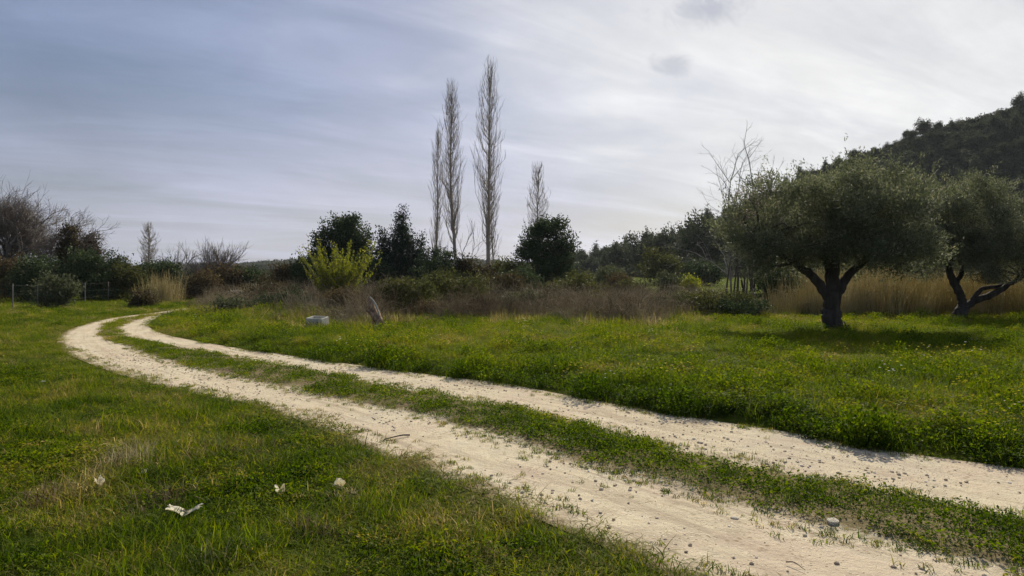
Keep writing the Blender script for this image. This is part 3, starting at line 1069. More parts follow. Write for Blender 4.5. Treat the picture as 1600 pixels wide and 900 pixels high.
def bare_tree(rs, h, r0, levels, spread, nch, wander=0.12, lift=0.04, trunk_frac=0.35, lean=(0, 0), shrink=0.72, minr=0.006):
    """returns trunk tubes (trunk and main limbs) and crown tubes (twigs)"""
    tr, cr = Tubes(), Tubes()
    stack = [(np.array((0., 0., -0.1)), unit(np.array((lean[0], lean[1], 1.0))), h * trunk_frac, r0, 0)]
    while stack:
        p, d, L, r, lv = stack.pop()
        segs = 5 if lv < 2 else 3
        pts_, d2 = branch_path(rs, p, d, L, segs, wander * (0.5 if lv == 0 else 1), lift)
        rr = np.linspace(r, max(r * 0.62, minr * 0.6), segs + 1)
        if lv == 0:
            rr[0] *= 1.35
        (tr if lv < 2 else cr).tube(pts_, rr, 7 if lv == 0 else (5 if lv < 3 else 3), rs.uniform(), lv > 3)
        if lv >= levels:
            continue
        for c in range(nch[min(lv, len(nch) - 1)]):
            f = rs.uniform(0.35, 1.0) if c else 1.0
            k = f * segs
            i_ = min(int(k), segs - 1)
            q = pts_[i_] + (pts_[i_ + 1] - pts_[i_]) * (k - i_)
            dd = unit(pts_[i_ + 1] - pts_[i_])
            side = unit(np.cross(dd, rs.normal(size=3)))
            ang = spread * rs.uniform(0.5, 1.25) * (0.45 if c == 0 else 1)
            nd = unit(dd * math.cos(ang) + side * math.sin(ang))
            stack.append((q, nd, L * shrink * rs.uniform(0.75, 1.15) * (1.15 if lv == 0 else 1), max(r * (0.68 if c == 0 else 0.5), minr), lv + 1))
    return tr, cr


def poplar(rs, h, width, r0, start=0.14, lean=0.0, n=150, bend=0.0, tw=1.15):
    """a bare columnar poplar: straight trunk, long steep branches that fill a blunt spindle"""
    tr, cr = Tubes(), Tubes()
    zs = np.linspace(0, h * .97, 14)
    tx = lean * zs + bend * np.sin(zs / h * math.pi) + np.cumsum(rs.normal(0, .03, 14))
    ty = np.cumsum(rs.normal(0, .03, 14))
    tp = np.c_[tx, ty, zs - 0.1]
    trad = r0 * (1 - zs / h) ** 1.25 + 0.006
    trad[0] *= 1.3
    tr.tube(tp, trad, 8, 0.5)

    def half(f):                      # half width of the crown at height fraction f
        g_ = (f - start) / (1 - start)
        return width * .5 * min(1.0, 0.30 + 1.6 * max(g_, 0)) * min(1.0, (max(1.02 - f, 0) / .30)) ** .6
    for k in range(n):
        f = start + (0.90 - start) * ((k + rs.uniform()) / n) ** 0.9
        z0 = f * h
        p = np.array((np.interp(z0, zs, tx), np.interp(z0, zs, ty), z0))
        L = h * rs.uniform(.09, .22) * (1 - .35 * f)
        L = min(L, h * rs.uniform(.97, 1.01) - z0)
        a_ = rs.uniform(0, 6.28)
        f1 = (z0 + L) / h
        reach = half(f1) * rs.uniform(.2, 1.0) ** .5 * (1.35 if rs.uniform() < .12 else 1)
        o_ = np.array((math.cos(a_), math.sin(a_), 0))
        c = np.array((np.interp(z0 + L, zs, tx), np.interp(z0 + L, zs, ty), z0 + L)) - p
        pts_ = np.array([p, p + c * .25 + o_ * reach * .50, p + c * .6 + o_ * reach * .85, p + c + o_ * reach])
        pts_ = pts_ + np.r_[np.zeros((1, 3)), rs.normal(0, .05, (3, 3))]
        rb_ = (np.interp(z0, zs, trad) * 0.13 + 0.006) * tw
        cr.tube(pts_, rb_ * np.array((1, .8, .55, .25)), 4, rs.uniform(), False)
        for q in range(5):
            i_ = rs.integers(0, 3)
            s0 = pts_[i_] + (pts_[i_ + 1] - pts_[i_]) * rs.uniform()
            e = unit(np.array((rs.normal(0, .22), rs.normal(0, .25), 1.0)) + o_ * 0.15)
            l2 = L * rs.uniform(.2, .5)
            l2 = min(l2, h * 1.01 - s0[2])
            cr.tube([s0, s0 + e * l2 * .5 + o_ * .04, s0 + unit(e + rs.normal(0, .15, 3)) * l2], np.array((0.008, 0.006, 0.003)) * tw, 3, rs.uniform(), False)
    return tr, cr


def sublobes(lobes, n, r0, r1, rs, lo=.55, hi=1.0):
    """break a smooth envelope into many uneven clumps set on and inside it"""
    lb = np.array(lobes)
    vol = (lb[:, 3] * lb[:, 4] * lb[:, 5]) ** .67
    out = []
    for k in rs.choice(len(lb), n, p=vol / vol.sum()):
        d = unit(rs.normal(size=3))
        c = lb[k, :3] + d * lb[k, 3:6] * rs.uniform(lo, hi)
        r = rs.uniform(r0, r1)
        out.append((c[0], c[1], c[2], r * rs.uniform(.8, 1.3), r * rs.uniform(.8, 1.3), r * rs.uniform(.6, 1.0)))
    return out


def crown_points(lobes, n_cl, per, crad, rs, shell=2.4, squash=0.8, spray=0.0):
    """leaf positions: clusters spread in the volume of several lobes, some drawn out into sprays"""
    vol = np.array([l[3] * l[4] * l[5] for l in lobes]) ** 0.75
    pick = rs.choice(len(lobes), n_cl, p=vol / vol.sum())
    Lb = np.array(lobes)[pick]
    d = unit(rs.normal(size=(n_cl, 3)))
    r = rs.uniform(size=n_cl) ** (1 / shell)
    bump = 1 + 0.22 * np.sin(d[:, 0] * 5.1 + Lb[:, 0] * 3) * np.sin(d[:, 1] * 4.7 + 1.3) + 0.16 * np.sin(d[:, 2] * 7.3 + Lb[:, 2])
    cc = Lb[:, :3] + d * Lb[:, 3:6] * (r * bump)[:, None]
    k = rs.poisson(per, n_cl) + 1
    rep = np.repeat(np.arange(n_cl), k)
    off = rs.normal(size=(len(rep), 3)) * crad * np.array((1, 1, squash))
    P = cc[rep] + off
    if spray:
        on = ((r > .75) & (rs.uniform(size=n_cl) < .30))[rep]
        sd = unit(d + np.array((0, 0, .7)) + rs.normal(0, .35, d.shape))[rep]
        al = rs.uniform(size=len(rep)) * (spray * rs.uniform(.5, 1.4, n_cl))[rep]
        P = np.where(on[:, None], cc[rep] + off * .45 + sd * al[:, None], P)
    return P, d[rep], rep, n_cl


def leafy(name, lobes, n_cl, per, crad, L, Wd, mat, rs, up=0.2, out=0.5, shell=2.4, zmin=0.03, tv=0.5, spray=0.0):
    P, d, rep, nc = crown_points(lobes, n_cl, per, crad, rs, shell, spray=spray)
    ctint = rs.uniform(size=nc)
    tint = np.clip(tv + (ctint[rep] - 0.5) * 0.6 + rs.normal(0, .18, len(P)), 0, 1)
    ax = d * out + rs.normal(0, .6, P.shape) + np.array((0, 0, up))
    m = P[:, 2] > zmin
    n = m.sum()
    return leaf_mesh(name, P[m], ax[m], L * rs.uniform(.65, 1.3, n), Wd * rs.uniform(.7, 1.3, n), mat, tint[m], rs)


def stems(rs, n, h, r0, spread, base=0.15):
    t = Tubes()
    for k in range(n):
        a_ = rs.uniform(0, 6.28)
        p = np.array((math.cos(a_) * base, math.sin(a_) * base, -0.05))
        d = unit(np.array((math.cos(a_) * spread, math.sin(a_) * spread, 1)) + rs.normal(0, .15, 3))
        pts_, _ = branch_path(rs, p, d, h * rs.uniform(.7, 1), 5, .15, .02)
        t.tube(pts_, np.linspace(r0, r0 * .3, 6), 5, rs.uniform())
    return t


GROUPS = {'pine': 'pines covering the hillside'}


def shrub(name, cat, label, px, d, wpx, top, kind, seed, lobes=None, leaf=None, n_cl=None, per=9, group=None, bark='dark_bark', shell=2.2, sub=(26, .06, .14), up=0.2, tv=0.5):
    """a leafy shrub standing at depth d under photograph column px, wpx wide, its top at photograph row top"""
    r_ = np.random.default_rng(seed)
    X = colx(px, d)
    z0 = g1(X, d)
    H = topz(top, d) - z0
    Wd = wpx / F * d
    e = tag(empty(name, (X, d, z0)), label, cat, group)
    if lobes is None:
        lobes = [(0, 0, H * .42, Wd * .40, Wd * .36, H * .38)]
        for k in range(9):
            a_ = r_.uniform(0, 6.28)
            q = r_.uniform(.12, .42)
            s2 = r_.uniform(.12, .26)
            zz = r_.uniform(.15, .85 - .35 * q) * H
            lobes.append((math.cos(a_) * Wd * q, math.sin(a_) * Wd * q, zz, Wd * s2, Wd * s2, min(H * s2 * 1.1, (H - zz) * .9)))
        lobes += sublobes(lobes[:1], 10, .07 * Wd, .15 * Wd, r_, .9, 1.15)
    else:
        lobes = [(l[0] * Wd, l[1] * Wd, l[2] * H, l[3] * Wd, l[4] * Wd, l[5] * H) for l in lobes]
        lobes += sublobes(lobes, sub[0], sub[1] * Wd, sub[2] * Wd, r_, .8, 1.15)
    L = leaf or max(0.05, 0.0026 * d)
    area = Wd * H
    n = n_cl or int(np.clip(area / (L * L) * 1.0, 260, 3200))
    st = stems(r_, 5, H * .75, max(.02, .008 * H), Wd / H * .30)
    obj('stem', st.mesh('stem', M[bark]), e)
    obj('foliage', leafy('foliage', lobes, n, per, L * 1.7, L * 1.35, L * .75, M[kind], r_, up=up, shell=shell, tv=tv, spray=.07 * H), e)
    return e


def add_bare(name, cat, label, px, d, tubes, bark, twig, base_y=None, group=None, rz=0.0):
    X = colx(px, d)
    e = tag(empty(name, (X, d, g1(X, d)), rz), label, cat, group)
    tr, cr = tubes
    obj('trunk', tr.mesh('trunk', M[bark]), e)
    obj('crown', cr.mesh('crown', M[twig]), e)
    return e


# --- the two olive trees -------------------------------------------------------
def olive(px, py, seed, label, limbs, lobes, r0, n_cl):
    X, Y, z0 = ground_pix(px, py)
    r_ = np.random.default_rng(seed)
    e = tag(empty('olive_tree', (X, Y, z0)), label, 'olive tree', 'olive trees on the grass')
    t = Tubes()
    for (P, rad) in limbs:
        P = catmull(P, 5)
        P[1:-1] += r_.normal(0, .012, (len(P) - 2, 3))
        rr = np.interp(np.linspace(0, 1, len(P)), np.linspace(0, 1, len(rad)), rad)
        t.tube(P, rr * (1 + r_.normal(0, .05, len(P))), 11, .5)
    tm = t.mesh('trunk', M['olive_bark'])
    obj('trunk', tm, e)
    # finer boughs up into the crown
    b = Tubes()
    tips = [np.array(P[-1]) for P, _ in limbs[1:]]
    for k in range(70):
        l = lobes[r_.integers(len(lobes))]
        target = np.array(l[:3]) + unit(r_.normal(size=3)) * np.array(l[3:6]) * r_.uniform(.5, .95)
        s0 = min(tips, key=lambda q: np.linalg.norm(q - target) + r_.uniform(0, .8))
        mid = (s0 + target) * .5 + r_.normal(0, .15, 3) + np.array((0, 0, .12))
        b.tube(catmull([s0, mid, target], 4), np.linspace(.035, .006, 9), 4, .5, False)
    obj('bough', b.mesh('bough', M['olive_bark']), e)
    subs = [tuple(np.array(l) * np.array((1, 1, 1, .62, .62, .62))) for l in lobes] + sublobes(lobes, 120, .18, .44, r_, .70, 1.06)
    cr = leafy('crown', subs, n_cl, 20, 0.12, 0.092, 0.026, M['olive'], r_, up=0.55, out=0.7, shell=2.3, zmin=1.25, spray=.58)
    obj('crown', cr, e)
    return e


D1 = 1600 / 85.0
s1 = D1 / F                      # metres per photograph pixel at the first olive


def L1(x, y, dy, rx, rz, ry=None, s=s1, cx=1300, by=515):
    return ((x - cx) * s, dy, (by - y) * s, rx * s, (ry or rx) * s, rz * s)


olive(1300, 515, 101, 'nearer olive tree with thick forked trunk and broad rounded crown on the grass',
      [([(0, 0, -.1), (.0, .0, .25), (-.01, .02, .55), (.02, .0, .95)], (.34, .245, .205, .22)),
       ([(-.03, 0, .75), (-.28, .02, 1.12), (-.55, .05, 1.45), (-.98, .05, 1.75)], (.15, .125, .11, .085)),
       ([(.03, 0, .8), (.02, .02, 1.3), (.03, -.05, 1.75), (.1, .1, 2.4)], (.17, .15, .14, .09)),
       ([(.06, 0, .8), (.22, -.02, 1.1), (.50, 0, 1.5), (.95, .1, 1.85)], (.13, .12, .105, .08)),
       ([(.0, 0.05, .9), (.1, .4, 1.4), (.2, .8, 1.9)], (.12, .10, .07)),
       ([(-.9, .05, 1.7), (-1.5, .1, 2.1), (-1.9, .1, 2.4)], (.08, .06, .04))],
      [L1(1340, 332, 0, 80, 68, 80), L1(1392, 343, .1, 54, 62, 62), L1(1270, 335, -.1, 62, 68, 70), L1(1210, 345, .1, 52, 64, 56), L1(1185, 385, 0, 42, 46, 48), L1(1235, 395, -.6, 50, 40, 50), L1(1345, 385, -.4, 76, 44, 70), L1(1300, 350, 1.2, 95, 75, 50), L1(1300, 350, -1.1, 85, 66, 46), L1(1395, 287, .2, 40, 30, 36), L1(1340, 283, .3, 42, 24, 40), L1(1410, 395, .2, 40, 34, 44), L1(1250, 408, .4, 44, 28, 44), L1(1190, 405, .2, 36, 30, 40), L1(1365, 408, .3, 50, 26, 44), L1(1300, 405, .9, 60, 28, 40), L1(1432, 335, .3, 44, 62, 50), L1(1438, 385, .5, 40, 40, 44)],
      .24, 4100)
D2 = 1600 / 70.0
s2_ = D2 / F


def L2(x, y, dy, rx, rz, ry=None):
    return L1(x, y, dy, rx, rz, ry, s2_, 1497, 500)


olive(1497, 500, 102, 'farther olive tree with low leaning double trunk in front of the dry reeds',
      [([(0, 0, -.1), (.06, 0, .2), (.16, 0, .42), (.22, 0, .55)], (.30, .24, .20, .16)),
       ([(.16, 0, .35), (.12, 0, .75), (-.02, 0, 1.05), (-.20, .1, 1.5), (-.3, .1, 2.1)], (.15, .14, .13, .12, .08)),
       ([(.2, 0, .45), (.60, 0, .68), (1.15, 0, .88), (1.75, .0, 1.22), (2.3, .1, 1.5)], (.14, .12, .11, .09, .06)),
       ([(.35, 0, .5), (.75, .05, 1.0), (1.3, .1, 1.15), (2.0, .15, 1.25)], (.08, .075, .065, .05)),
       ([(-.1, 0, 1.2), (.3, .3, 1.7), (.7, .4, 2.3)], (.09, .08, .05))],
      [L2(1480, 350, 0, 62, 74, 70), L2(1540, 345, .2, 70, 72, 70), L2(1600, 350, 0, 60, 70, 60), L2(1455, 385, .1, 48, 48, 50), L2(1520, 395, -.6, 66, 42, 55), L2(1580, 395, -.2, 62, 38, 55), L2(1640, 370, 0, 46, 56, 46), L2(1500, 300, .2, 50, 32, 40), L2(1560, 298, .2, 50, 28, 40), L2(1530, 350, 1.2, 90, 70, 50), L2(1530, 350, -1.1, 80, 60, 44), L2(1470, 405, .3, 46, 30, 40), L2(1540, 410, .4, 50, 26, 40), L2(1610, 405, .2, 46, 28, 40), L2(1448, 350, .2, 44, 56, 50)],
      .24, 4100)

# --- poplars --------------------------------------------------------------------
rp = np.random.default_rng(201)


def add_poplar(label, px, d, top, wpx, r0, n, lean=0.0, bend=0.0, start=.14, bark='poplar_bark', twig='poplar_bark'):
    X = colx(px, d)
    h = topz(top, d) - g1(X, d)
    return add_bare('poplar_tree', 'poplar', label, px, d, poplar(rp, h, wpx / F * d, r0, start, lean, n, bend, 1.15 * max(1, d / 48)), bark, twig, group='bare poplars rising from the scrub')


add_poplar('tallest bare poplar with straight trunk and narrow spire crown', 763, 48, 92, 48, .165, 200, -0.002, .05, .16)
add_poplar('tall bare poplar with pale leaning trunk', 719, 46, 126, 44, .15, 180, -0.035, -.35, .22)
add_poplar('thin bare poplar close behind and left of the leaning poplar', 683, 54, 196, 22, .11, 110, 0.012, 0, .1)
add_poplar('short thin bare poplar stem beside the foot of the tallest poplar', 771, 50, 276, 22, .07, 70, 0.0, 0, .1)
add_poplar('small bare poplar standing behind the dark round tree', 843, 66, 253, 42, .13, 170, -0.004, 0, .1)
add_poplar('lone small bare poplar above the dark hedge by the track bend', 232, 92, 346, 32, .16, 170, 0.0, 0, .08)

# --- bare trees -------------------------------------------------------------------
rb_ = np.random.default_rng(305)
add_bare('bare_tree', 'bare tree', 'largest bare spreading tree with dark trunk behind the left hedge', 12, 43,
         bare_tree(np.random.default_rng(3), 8.3, .20, 6, .80, (8, 5, 5, 4, 3, 3), .10, .03, .30, (.0, 0), .74, .009), 'dark_bark', 'grey_bark')
add_bare('bare_tree', 'bare tree', 'bare tree with slim trunk just right of the largest bare tree', 58, 46,
         bare_tree(np.random.default_rng(4), 6.4, .15, 6, .78, (7, 5, 4, 4, 3, 3), .11, .02, .32, (.06, 0), .74, .009), 'dark_bark', 'grey_bark')
add_bare('bare_tree', 'bare tree', 'low bare tree with boughs sweeping down right beyond the ivy covered trunks', 148, 47,
         bare_tree(np.random.default_rng(8), 3.6, .11, 6, .85, (6, 5, 4, 3, 3, 2), .10, .0, .40, (.08, 0), .74, .009), 'dark_bark', 'grey_bark')
add_bare('bare_tree', 'bare tree', 'small bare tree with upright twigs nearest to the lone poplar', 288, 52,
         bare_tree(rb_, 3.4, .09, 5, .55, (5, 4, 3, 3, 2), .14, .05, .40, (0, 0), .74, .008), 'grey_bark', 'grey_bark')
for px, lab in ((345, 'reddish bare tree with fanned upright shoots beyond the track bend'), (318, 'bare tree with thin fanned shoots between two other bare trees by the track bend')):
    add_bare('bare_tree', 'bare tree', lab, px, 48,
             bare_tree(rb_, 3.9 if px == 345 else 3.3, .10, 5, .50, (7, 5, 4, 3, 2), .12, .06, .28, (.05, 0), .80, .007), 'grey_bark', 'grey_bark')
add_bare('bare_tree', 'bare tree', 'bare sapling with few twigs between the two tall poplars', 727, 44,
         bare_tree(rb_, 3.6, .05, 4, .55, (4, 3, 3, 2), .14, .05, .55, (0.0, 0), .70, .006), 'grey_bark', 'grey_bark')
add_bare('bare_tree', 'bare tree', 'pale thin bare tree with long side branches left of the nearer olive', 1143, 31,
         bare_tree(np.random.default_rng(31), 7.2, .05, 5, .85, (8, 4, 3, 3, 2), .09, .02, .50, (-.015, 0), .56, .005), 'pale_bark', 'pale_bark')
add_bare('bare_tree', 'bare tree', 'taller thin bare tree with crooked top rising behind the nearer olive', 1166, 33,
         bare_tree(np.random.default_rng(33), 7.8, .05, 5, .75, (6, 4, 3, 2, 2), .10, .03, .58, (.03, 0), .52, .005), 'grey_bark', 'grey_bark')

# --- ivy covered trunks -----------------------------------------------------------
for (px, d, w_, top, lab, sd) in ((107, 45, 26, 346, 'tall brown ivy covered trunk above the left hedge', 41), (141, 47, 22, 362, 'shorter ivy covered trunk above the left hedge', 42)):
    shrub('ivy_clad_tree', 'tree', lab, px, d, w_, top, 'ivy', sd,
          [(0, 0, .45, .42, .42, .42), (.1, 0, .75, .36, .36, .22), (-.2, 0, .62, .38, .38, .2), (.25, 0, .4, .5, .5, .3)], .11, 900, 10)

# --- evergreen and other shrubs: (name, category, label, column, depth, width px, top row, leaves) ---
SH = [
    ('evergreen_shrub', 'shrub', 'dark low evergreen at the left foot of the large rounded evergreen', 488, 42, 58, 396, 'evergreen'),
    ('evergreen_shrub', 'shrub', 'dark clipped looking shrub nearest the fence in the left hedge', 58, 37, 84, 393, 'evergreen'),
    ('evergreen_shrub', 'shrub', 'broad dark green shrub in the middle of the left hedge', 141, 39, 96, 387, 'evergreen'),
    ('brown_shrub', 'shrub', 'olive brown shrub between dark shrubs of the left hedge', 192, 40, 70, 399, 'midgreen'),
    ('evergreen_shrub', 'shrub', 'small dark shrub at the foot of the lone poplar', 226, 44, 56, 406, 'evergreen'),
    ('evergreen_shrub', 'shrub', 'dark rounded shrub at the right end of the left hedge', 262, 45, 60, 404, 'evergreen'),
    ('brown_shrub', 'shrub', 'brown leaved shrub under the largest bare tree', 10, 38, 66, 396, 'russet'),
    ('green_shrub', 'shrub', 'light green feathery shrub standing at the wire fence', 80, 30, 66, 424, 'sage'),
    ('brown_shrub', 'shrub', 'pale brown twiggy shrub where the track disappears', 310, 42, 64, 420, 'russet'),
    ('brown_shrub', 'shrub', 'russet shrub beneath the reddish bare tree', 352, 46, 72, 404, 'russet'),
    ('evergreen_shrub', 'shrub', 'dark shrub right behind the small white box', 392, 46, 64, 414, 'evergreen'),
    ('brown_shrub', 'shrub', 'dull brown shrub left of the dark low evergreen', 438, 44, 76, 406, 'ivy'),
    ('brown_shrub', 'shrub', 'low dark brown scrub left of the concrete trough', 420, 33, 100, 440, 'ivy'),
    ('brown_shrub', 'shrub', 'dark red brown little shrub on the left verge of the track bend', 224, 31, 36, 452, 'ivy'),
    ('green_shrub', 'shrub', 'wide green shrub right behind the weathered stump', 640, 25.5, 104, 428, 'midgreen'),
    ('evergreen_shrub', 'shrub', 'dark green shrub under the thin left poplar', 690, 43, 100, 384, 'evergreen'),
    ('green_shrub', 'shrub', 'brownish green shrub between the feet of the two tall poplars', 738, 43, 70, 394, 'ivy'),
    ('green_shrub', 'shrub', 'mid green shrub just right of the tallest poplar', 796, 44, 84, 398, 'midgreen'),
    ('evergreen_shrub', 'shrub', 'dark low shrub in front of the dark round tree', 812, 38, 80, 418, 'evergreen'),
    ('grey_shrub', 'shrub', 'grey green spiky shrub right of the dark round tree', 880, 40, 70, 432, 'sage'),
    ('grey_shrub', 'shrub', 'grey green rounded shrub below the left end of the wooded hill', 944, 52, 74, 414, 'sage'),
    ('brown_shrub', 'shrub', 'small reddish brown shrub beside the far green clearing', 972, 46, 44, 428, 'russet'),
    ('grey_shrub', 'shrub', 'olive green round tree like shrub at the foot of the hill', 1032, 74, 74, 384, 'midgreen'),
    ('evergreen_shrub', 'shrub', 'dark shrub at the hill foot left of the thin bare tree', 1092, 72, 72, 398, 'evergreen'),
    ('grey_shrub', 'shrub', 'grey green shrub in front of the far green clearing', 1044, 38, 40, 424, 'sage'),
    ('green_shrub', 'shrub', 'small yellow green shrub beside the far clearing', 1074, 42, 40, 426, 'lime'),
    ('bramble_bush', 'shrub', 'dark sprawling bramble mound left of the nearer olive', 1110, 24.5, 130, 452, 'midgreen'),
    ('bramble_bush', 'shrub', 'lower dark bramble spilling onto the grass left of the nearer olive', 1165, 23.2, 96, 466, 'evergreen'),
    ('evergreen_shrub', 'shrub', 'dark shrub in deep shade behind the nearer olive', 1212, 31, 76, 400, 'evergreen'),
    ('green_shrub', 'shrub', 'dark green shrub left of the dark round tree', 586, 44, 66, 388, 'evergreen'),
    ('brown_shrub', 'shrub', 'dry brown weedy bush right below the yellow green shrub', 548, 25, 80, 446, 'russet'),
    ('green_shrub', 'shrub', 'low green bush behind the bramble thicket below the poplars', 705, 31, 116, 418, 'midgreen'),
    ('green_shrub', 'shrub', 'low olive green bush behind the bramble thicket below the dark round tree', 770, 34, 90, 422, 'ivy'),
    ('brown_shrub', 'shrub', 'low rusty bush just right of the weathered stump', 664, 24, 64, 466, 'russet'),
    ('brown_shrub', 'shrub', 'low brown bush in front of the leaning poplar foot', 738, 26, 74, 456, 'ivy'),
    ('grey_shrub', 'shrub', 'grey green weedy clump below the dark loose crowned tree', 826, 26, 84, 452, 'sage'),
    ('green_shrub', 'shrub', 'olive green clump right below the reddish brown shrub', 925, 27, 90, 452, 'midgreen'),
    ('brown_shrub', 'shrub', 'rusty clump at the right part of the bramble thicket', 985, 23.5, 70, 464, 'russet'),
    ('grey_shrub', 'shrub', 'grey green low clump left of the dark bramble mound', 1046, 24.5, 62, 458, 'sage'),
    ('grey_shrub', 'shrub', 'grey green weedy clump on the verge left of the concrete trough', 372, 27, 84, 462, 'sage'),
    ('evergreen_shrub', 'shrub', 'dark low clump behind the grey green verge clump', 446, 28, 84, 452, 'evergreen'),
    ('green_shrub', 'shrub', 'leafy green mound in front of the grey green rounded shrub', 900, 37, 96, 424, 'midgreen'),
    ('green_shrub', 'shrub', 'low leafy mound in front of the far green clearing', 990, 40, 50, 434, 'midgreen'),
]
for k, (nm, ct, lab, px, d, w_, top, kd) in enumerate(SH):
    shrub(nm, ct, lab, px, d, w_, top, kd, 500 + k)

shrub('evergreen_tree', 'evergreen tree', 'large dark rounded evergreen tree behind the yellow green shrub', 532, 46, 106, 333, 'evergreen', 600,
      [(0, 0, .45, .38, .36, .36), (.16, 0, .72, .26, .26, .20), (-.02, 0, .80, .22, .22, .17), (-.22, 0, .62, .20, .20, .18), (.30, 0, .60, .18, .18, .20), (-.36, 0, .46, .14, .14, .12), (.1, 0, .9, .12, .12, .09), (.34, 0, .36, .18, .18, .2), (-.3, 0, .3, .2, .2, .2)], .12, 2600, 9)
shrub('dark_tree', 'evergreen tree', 'dark loose crowned tree standing alone in front of a small poplar', 855, 47, 92, 338, 'evergreen', 601,
      [(0, 0, .55, .30, .30, .34), (-.28, 0, .60, .20, .20, .14), (.25, 0, .66, .24, .22, .15), (.05, 0, .84, .28, .26, .13), (.38, 0, .58, .13, .13, .10), (-.05, 0, .25, .28, .28, .25), (.2, 0, .35, .25, .25, .2), (-.2, 0, .8, .16, .16, .08), (.18, 0, .93, .14, .14, .06), (-.38, 0, .5, .1, .1, .08)], .12, 2300, 9)
shrub('conifer_tree', 'conifer', 'dark conifer with several ragged pointed tips right of the rounded evergreen', 626, 46, 92, 322, 'conifer', 602,
      [(0, 0, .22, .40, .38, .20), (0, 0, .42, .29, .28, .15), (.01, 0, .56, .20, .20, .12), (.02, 0, .69, .13, .13, .10), (.03, 0, .80, .08, .08, .09), (.03, 0, .90, .045, .045, .08), (.03, 0, .97, .022, .022, .05),
       (-.27, 0, .38, .19, .18, .13), (-.29, .05, .54, .12, .12, .10), (-.30, .05, .66, .07, .07, .08), (-.31, .05, .75, .035, .035, .06),
       (.31, 0, .30, .19, .18, .13), (.33, -.05, .46, .12, .12, .10), (.34, -.05, .57, .07, .07, .08), (.35, -.05, .66, .035, .035, .06), (-.12, .1, .62, .08, .08, .12), (.17, .1, .62, .06, .06, .14), (-.42, 0, .28, .10, .10, .10)], .10, 2600, 8, up=.7, sub=(46, .03, .08))


def shoots_shrub(label, px, d, wpx, top, seed):
    """fresh upright shoots, leaves set along each"""
    r_ = np.random.default_rng(seed)
    X = colx(px, d)
    z0 = g1(X, d)
    H, Wd = topz(top, d) - z0, wpx / F * d
    e = tag(empty('yellow_green_shrub', (X, d, z0)), label, 'shrub')
    t = Tubes()
    cen, ax = [], []
    for k in range(150):
        a_ = r_.uniform(0, 6.28)
        q = math.sqrt(r_.uniform())
        b_ = np.array((math.cos(a_) * q * .12 * Wd, math.sin(a_) * q * .12 * Wd, r_.uniform(0, .35) * H))
        fan = unit(np.array((math.cos(a_) * q * Wd * .5, math.sin(a_) * q * Wd * .5, H * r_.uniform(.45, .8))))
        L = (H - b_[2]) * (r_.uniform(.45, .9) if r_.uniform() < .7 else r_.uniform(.9, 1.2)) * (1 - .15 * q) / max(fan[2], .6)
        pts_, _ = branch_path(r_, b_, fan, L, 6, .07, .05)
        t.tube(pts_, np.linspace(.014, .004, 7), 4, .5, False)
        for j in range(64):
            f = r_.uniform(.25, 1.0) * 6
            i_ = min(int(f), 5)
            cen.append(pts_[i_] + (pts_[i_ + 1] - pts_[i_]) * (f - i_) + r_.normal(0, .035, 3))
            ax.append(r_.normal(0, .6, 3) + np.array((0, 0, .6)))
    cen, ax = np.array(cen), np.array(ax)
    ok = cen[:, 2] > .1
    n = ok.sum()
    obj('stem', t.mesh('stem', M['grey_bark']), e)
    obj('foliage', leaf_mesh('foliage', cen[ok], ax[ok], .085 * r_.uniform(.7, 1.3, n), .048 * r_.uniform(.7, 1.3, n), M['lime'], np.clip(r_.normal(.5, .25, n), 0, 1), r_), e)


shoots_shrub('bright yellow green leafing shrub with upright shoots in front of the dark evergreens', 529, 28, 106, 384, 77)

# pale almond blossom between the thin bare trees and the olive
r_ = np.random.default_rng(88)
X = colx(1180, 32)
e = tag(empty('blossom_tree', (X, 32, g1(X, 32))), 'small tree with pale pink blossom peeping over the nearer olive', 'blossoming tree')
obj('trunk', stems(r_, 6, 4.6, .06, .10, .4).mesh('trunk', M['dark_bark']), e)
obj('crown', leafy('crown', [(0, 0, 5.0, .95, .8, 1.0), (.3, 0, 5.7, .6, .5, .6), (-.5, 0, 4.4, .7, .6, .8)], 260, 6, .14, .06, .05, M['blossom'], r_), e)

# bare poles under the left edge of the olive
for k, (px, d, h_, lab) in enumerate(((1133, 30, 1.5, 'thin upright pole stem leftmost of the row beside the olive'), (1146, 30.5, 1.7, 'dark upright stem second in the row of bare stems'), (1152, 30, 1.9, 'thickest upright stem in the middle of the row of bare stems'), (1163, 30, 1.9, 'upright stem fourth in the row of bare stems'), (1174, 29.5, 1.8, 'upright stem rightmost in the row of bare stems'))):
    X = colx(px, d)
    t = Tubes()
    pts_, _ = branch_path(r_, np.array((0., 0, -.1)), unit(np.array((r_.normal(0, .05), 0, 1.))), h_ * 1.6, 6, .04, 0)
    t.tube(pts_, np.linspace(.045, .025, 7) * (1.3 if k == 2 else 1), 6)
    tag(obj('sapling_stem', t.mesh('sapling_stem', M['dark_bark']), None, (X, d, g1(X, d))), lab, 'tree stem', 'bare stems beside the olive')
t = Tubes()
pts_ = [(0, 0, -.05), (.10, 0, .3), (.16, 0, .7), (.10, 0, 1.0)]
t.tube(catmull(pts_, 4), np.linspace(.035, .015, 13), 6)
X = colx(1172, 26)
tag(obj('dead_branch', t.mesh('dead_branch', M['pale_bark']), None, (X, 26, g1(X, 26))), 'pale crooked dead branch standing in front of the row of bare stems', 'branch')

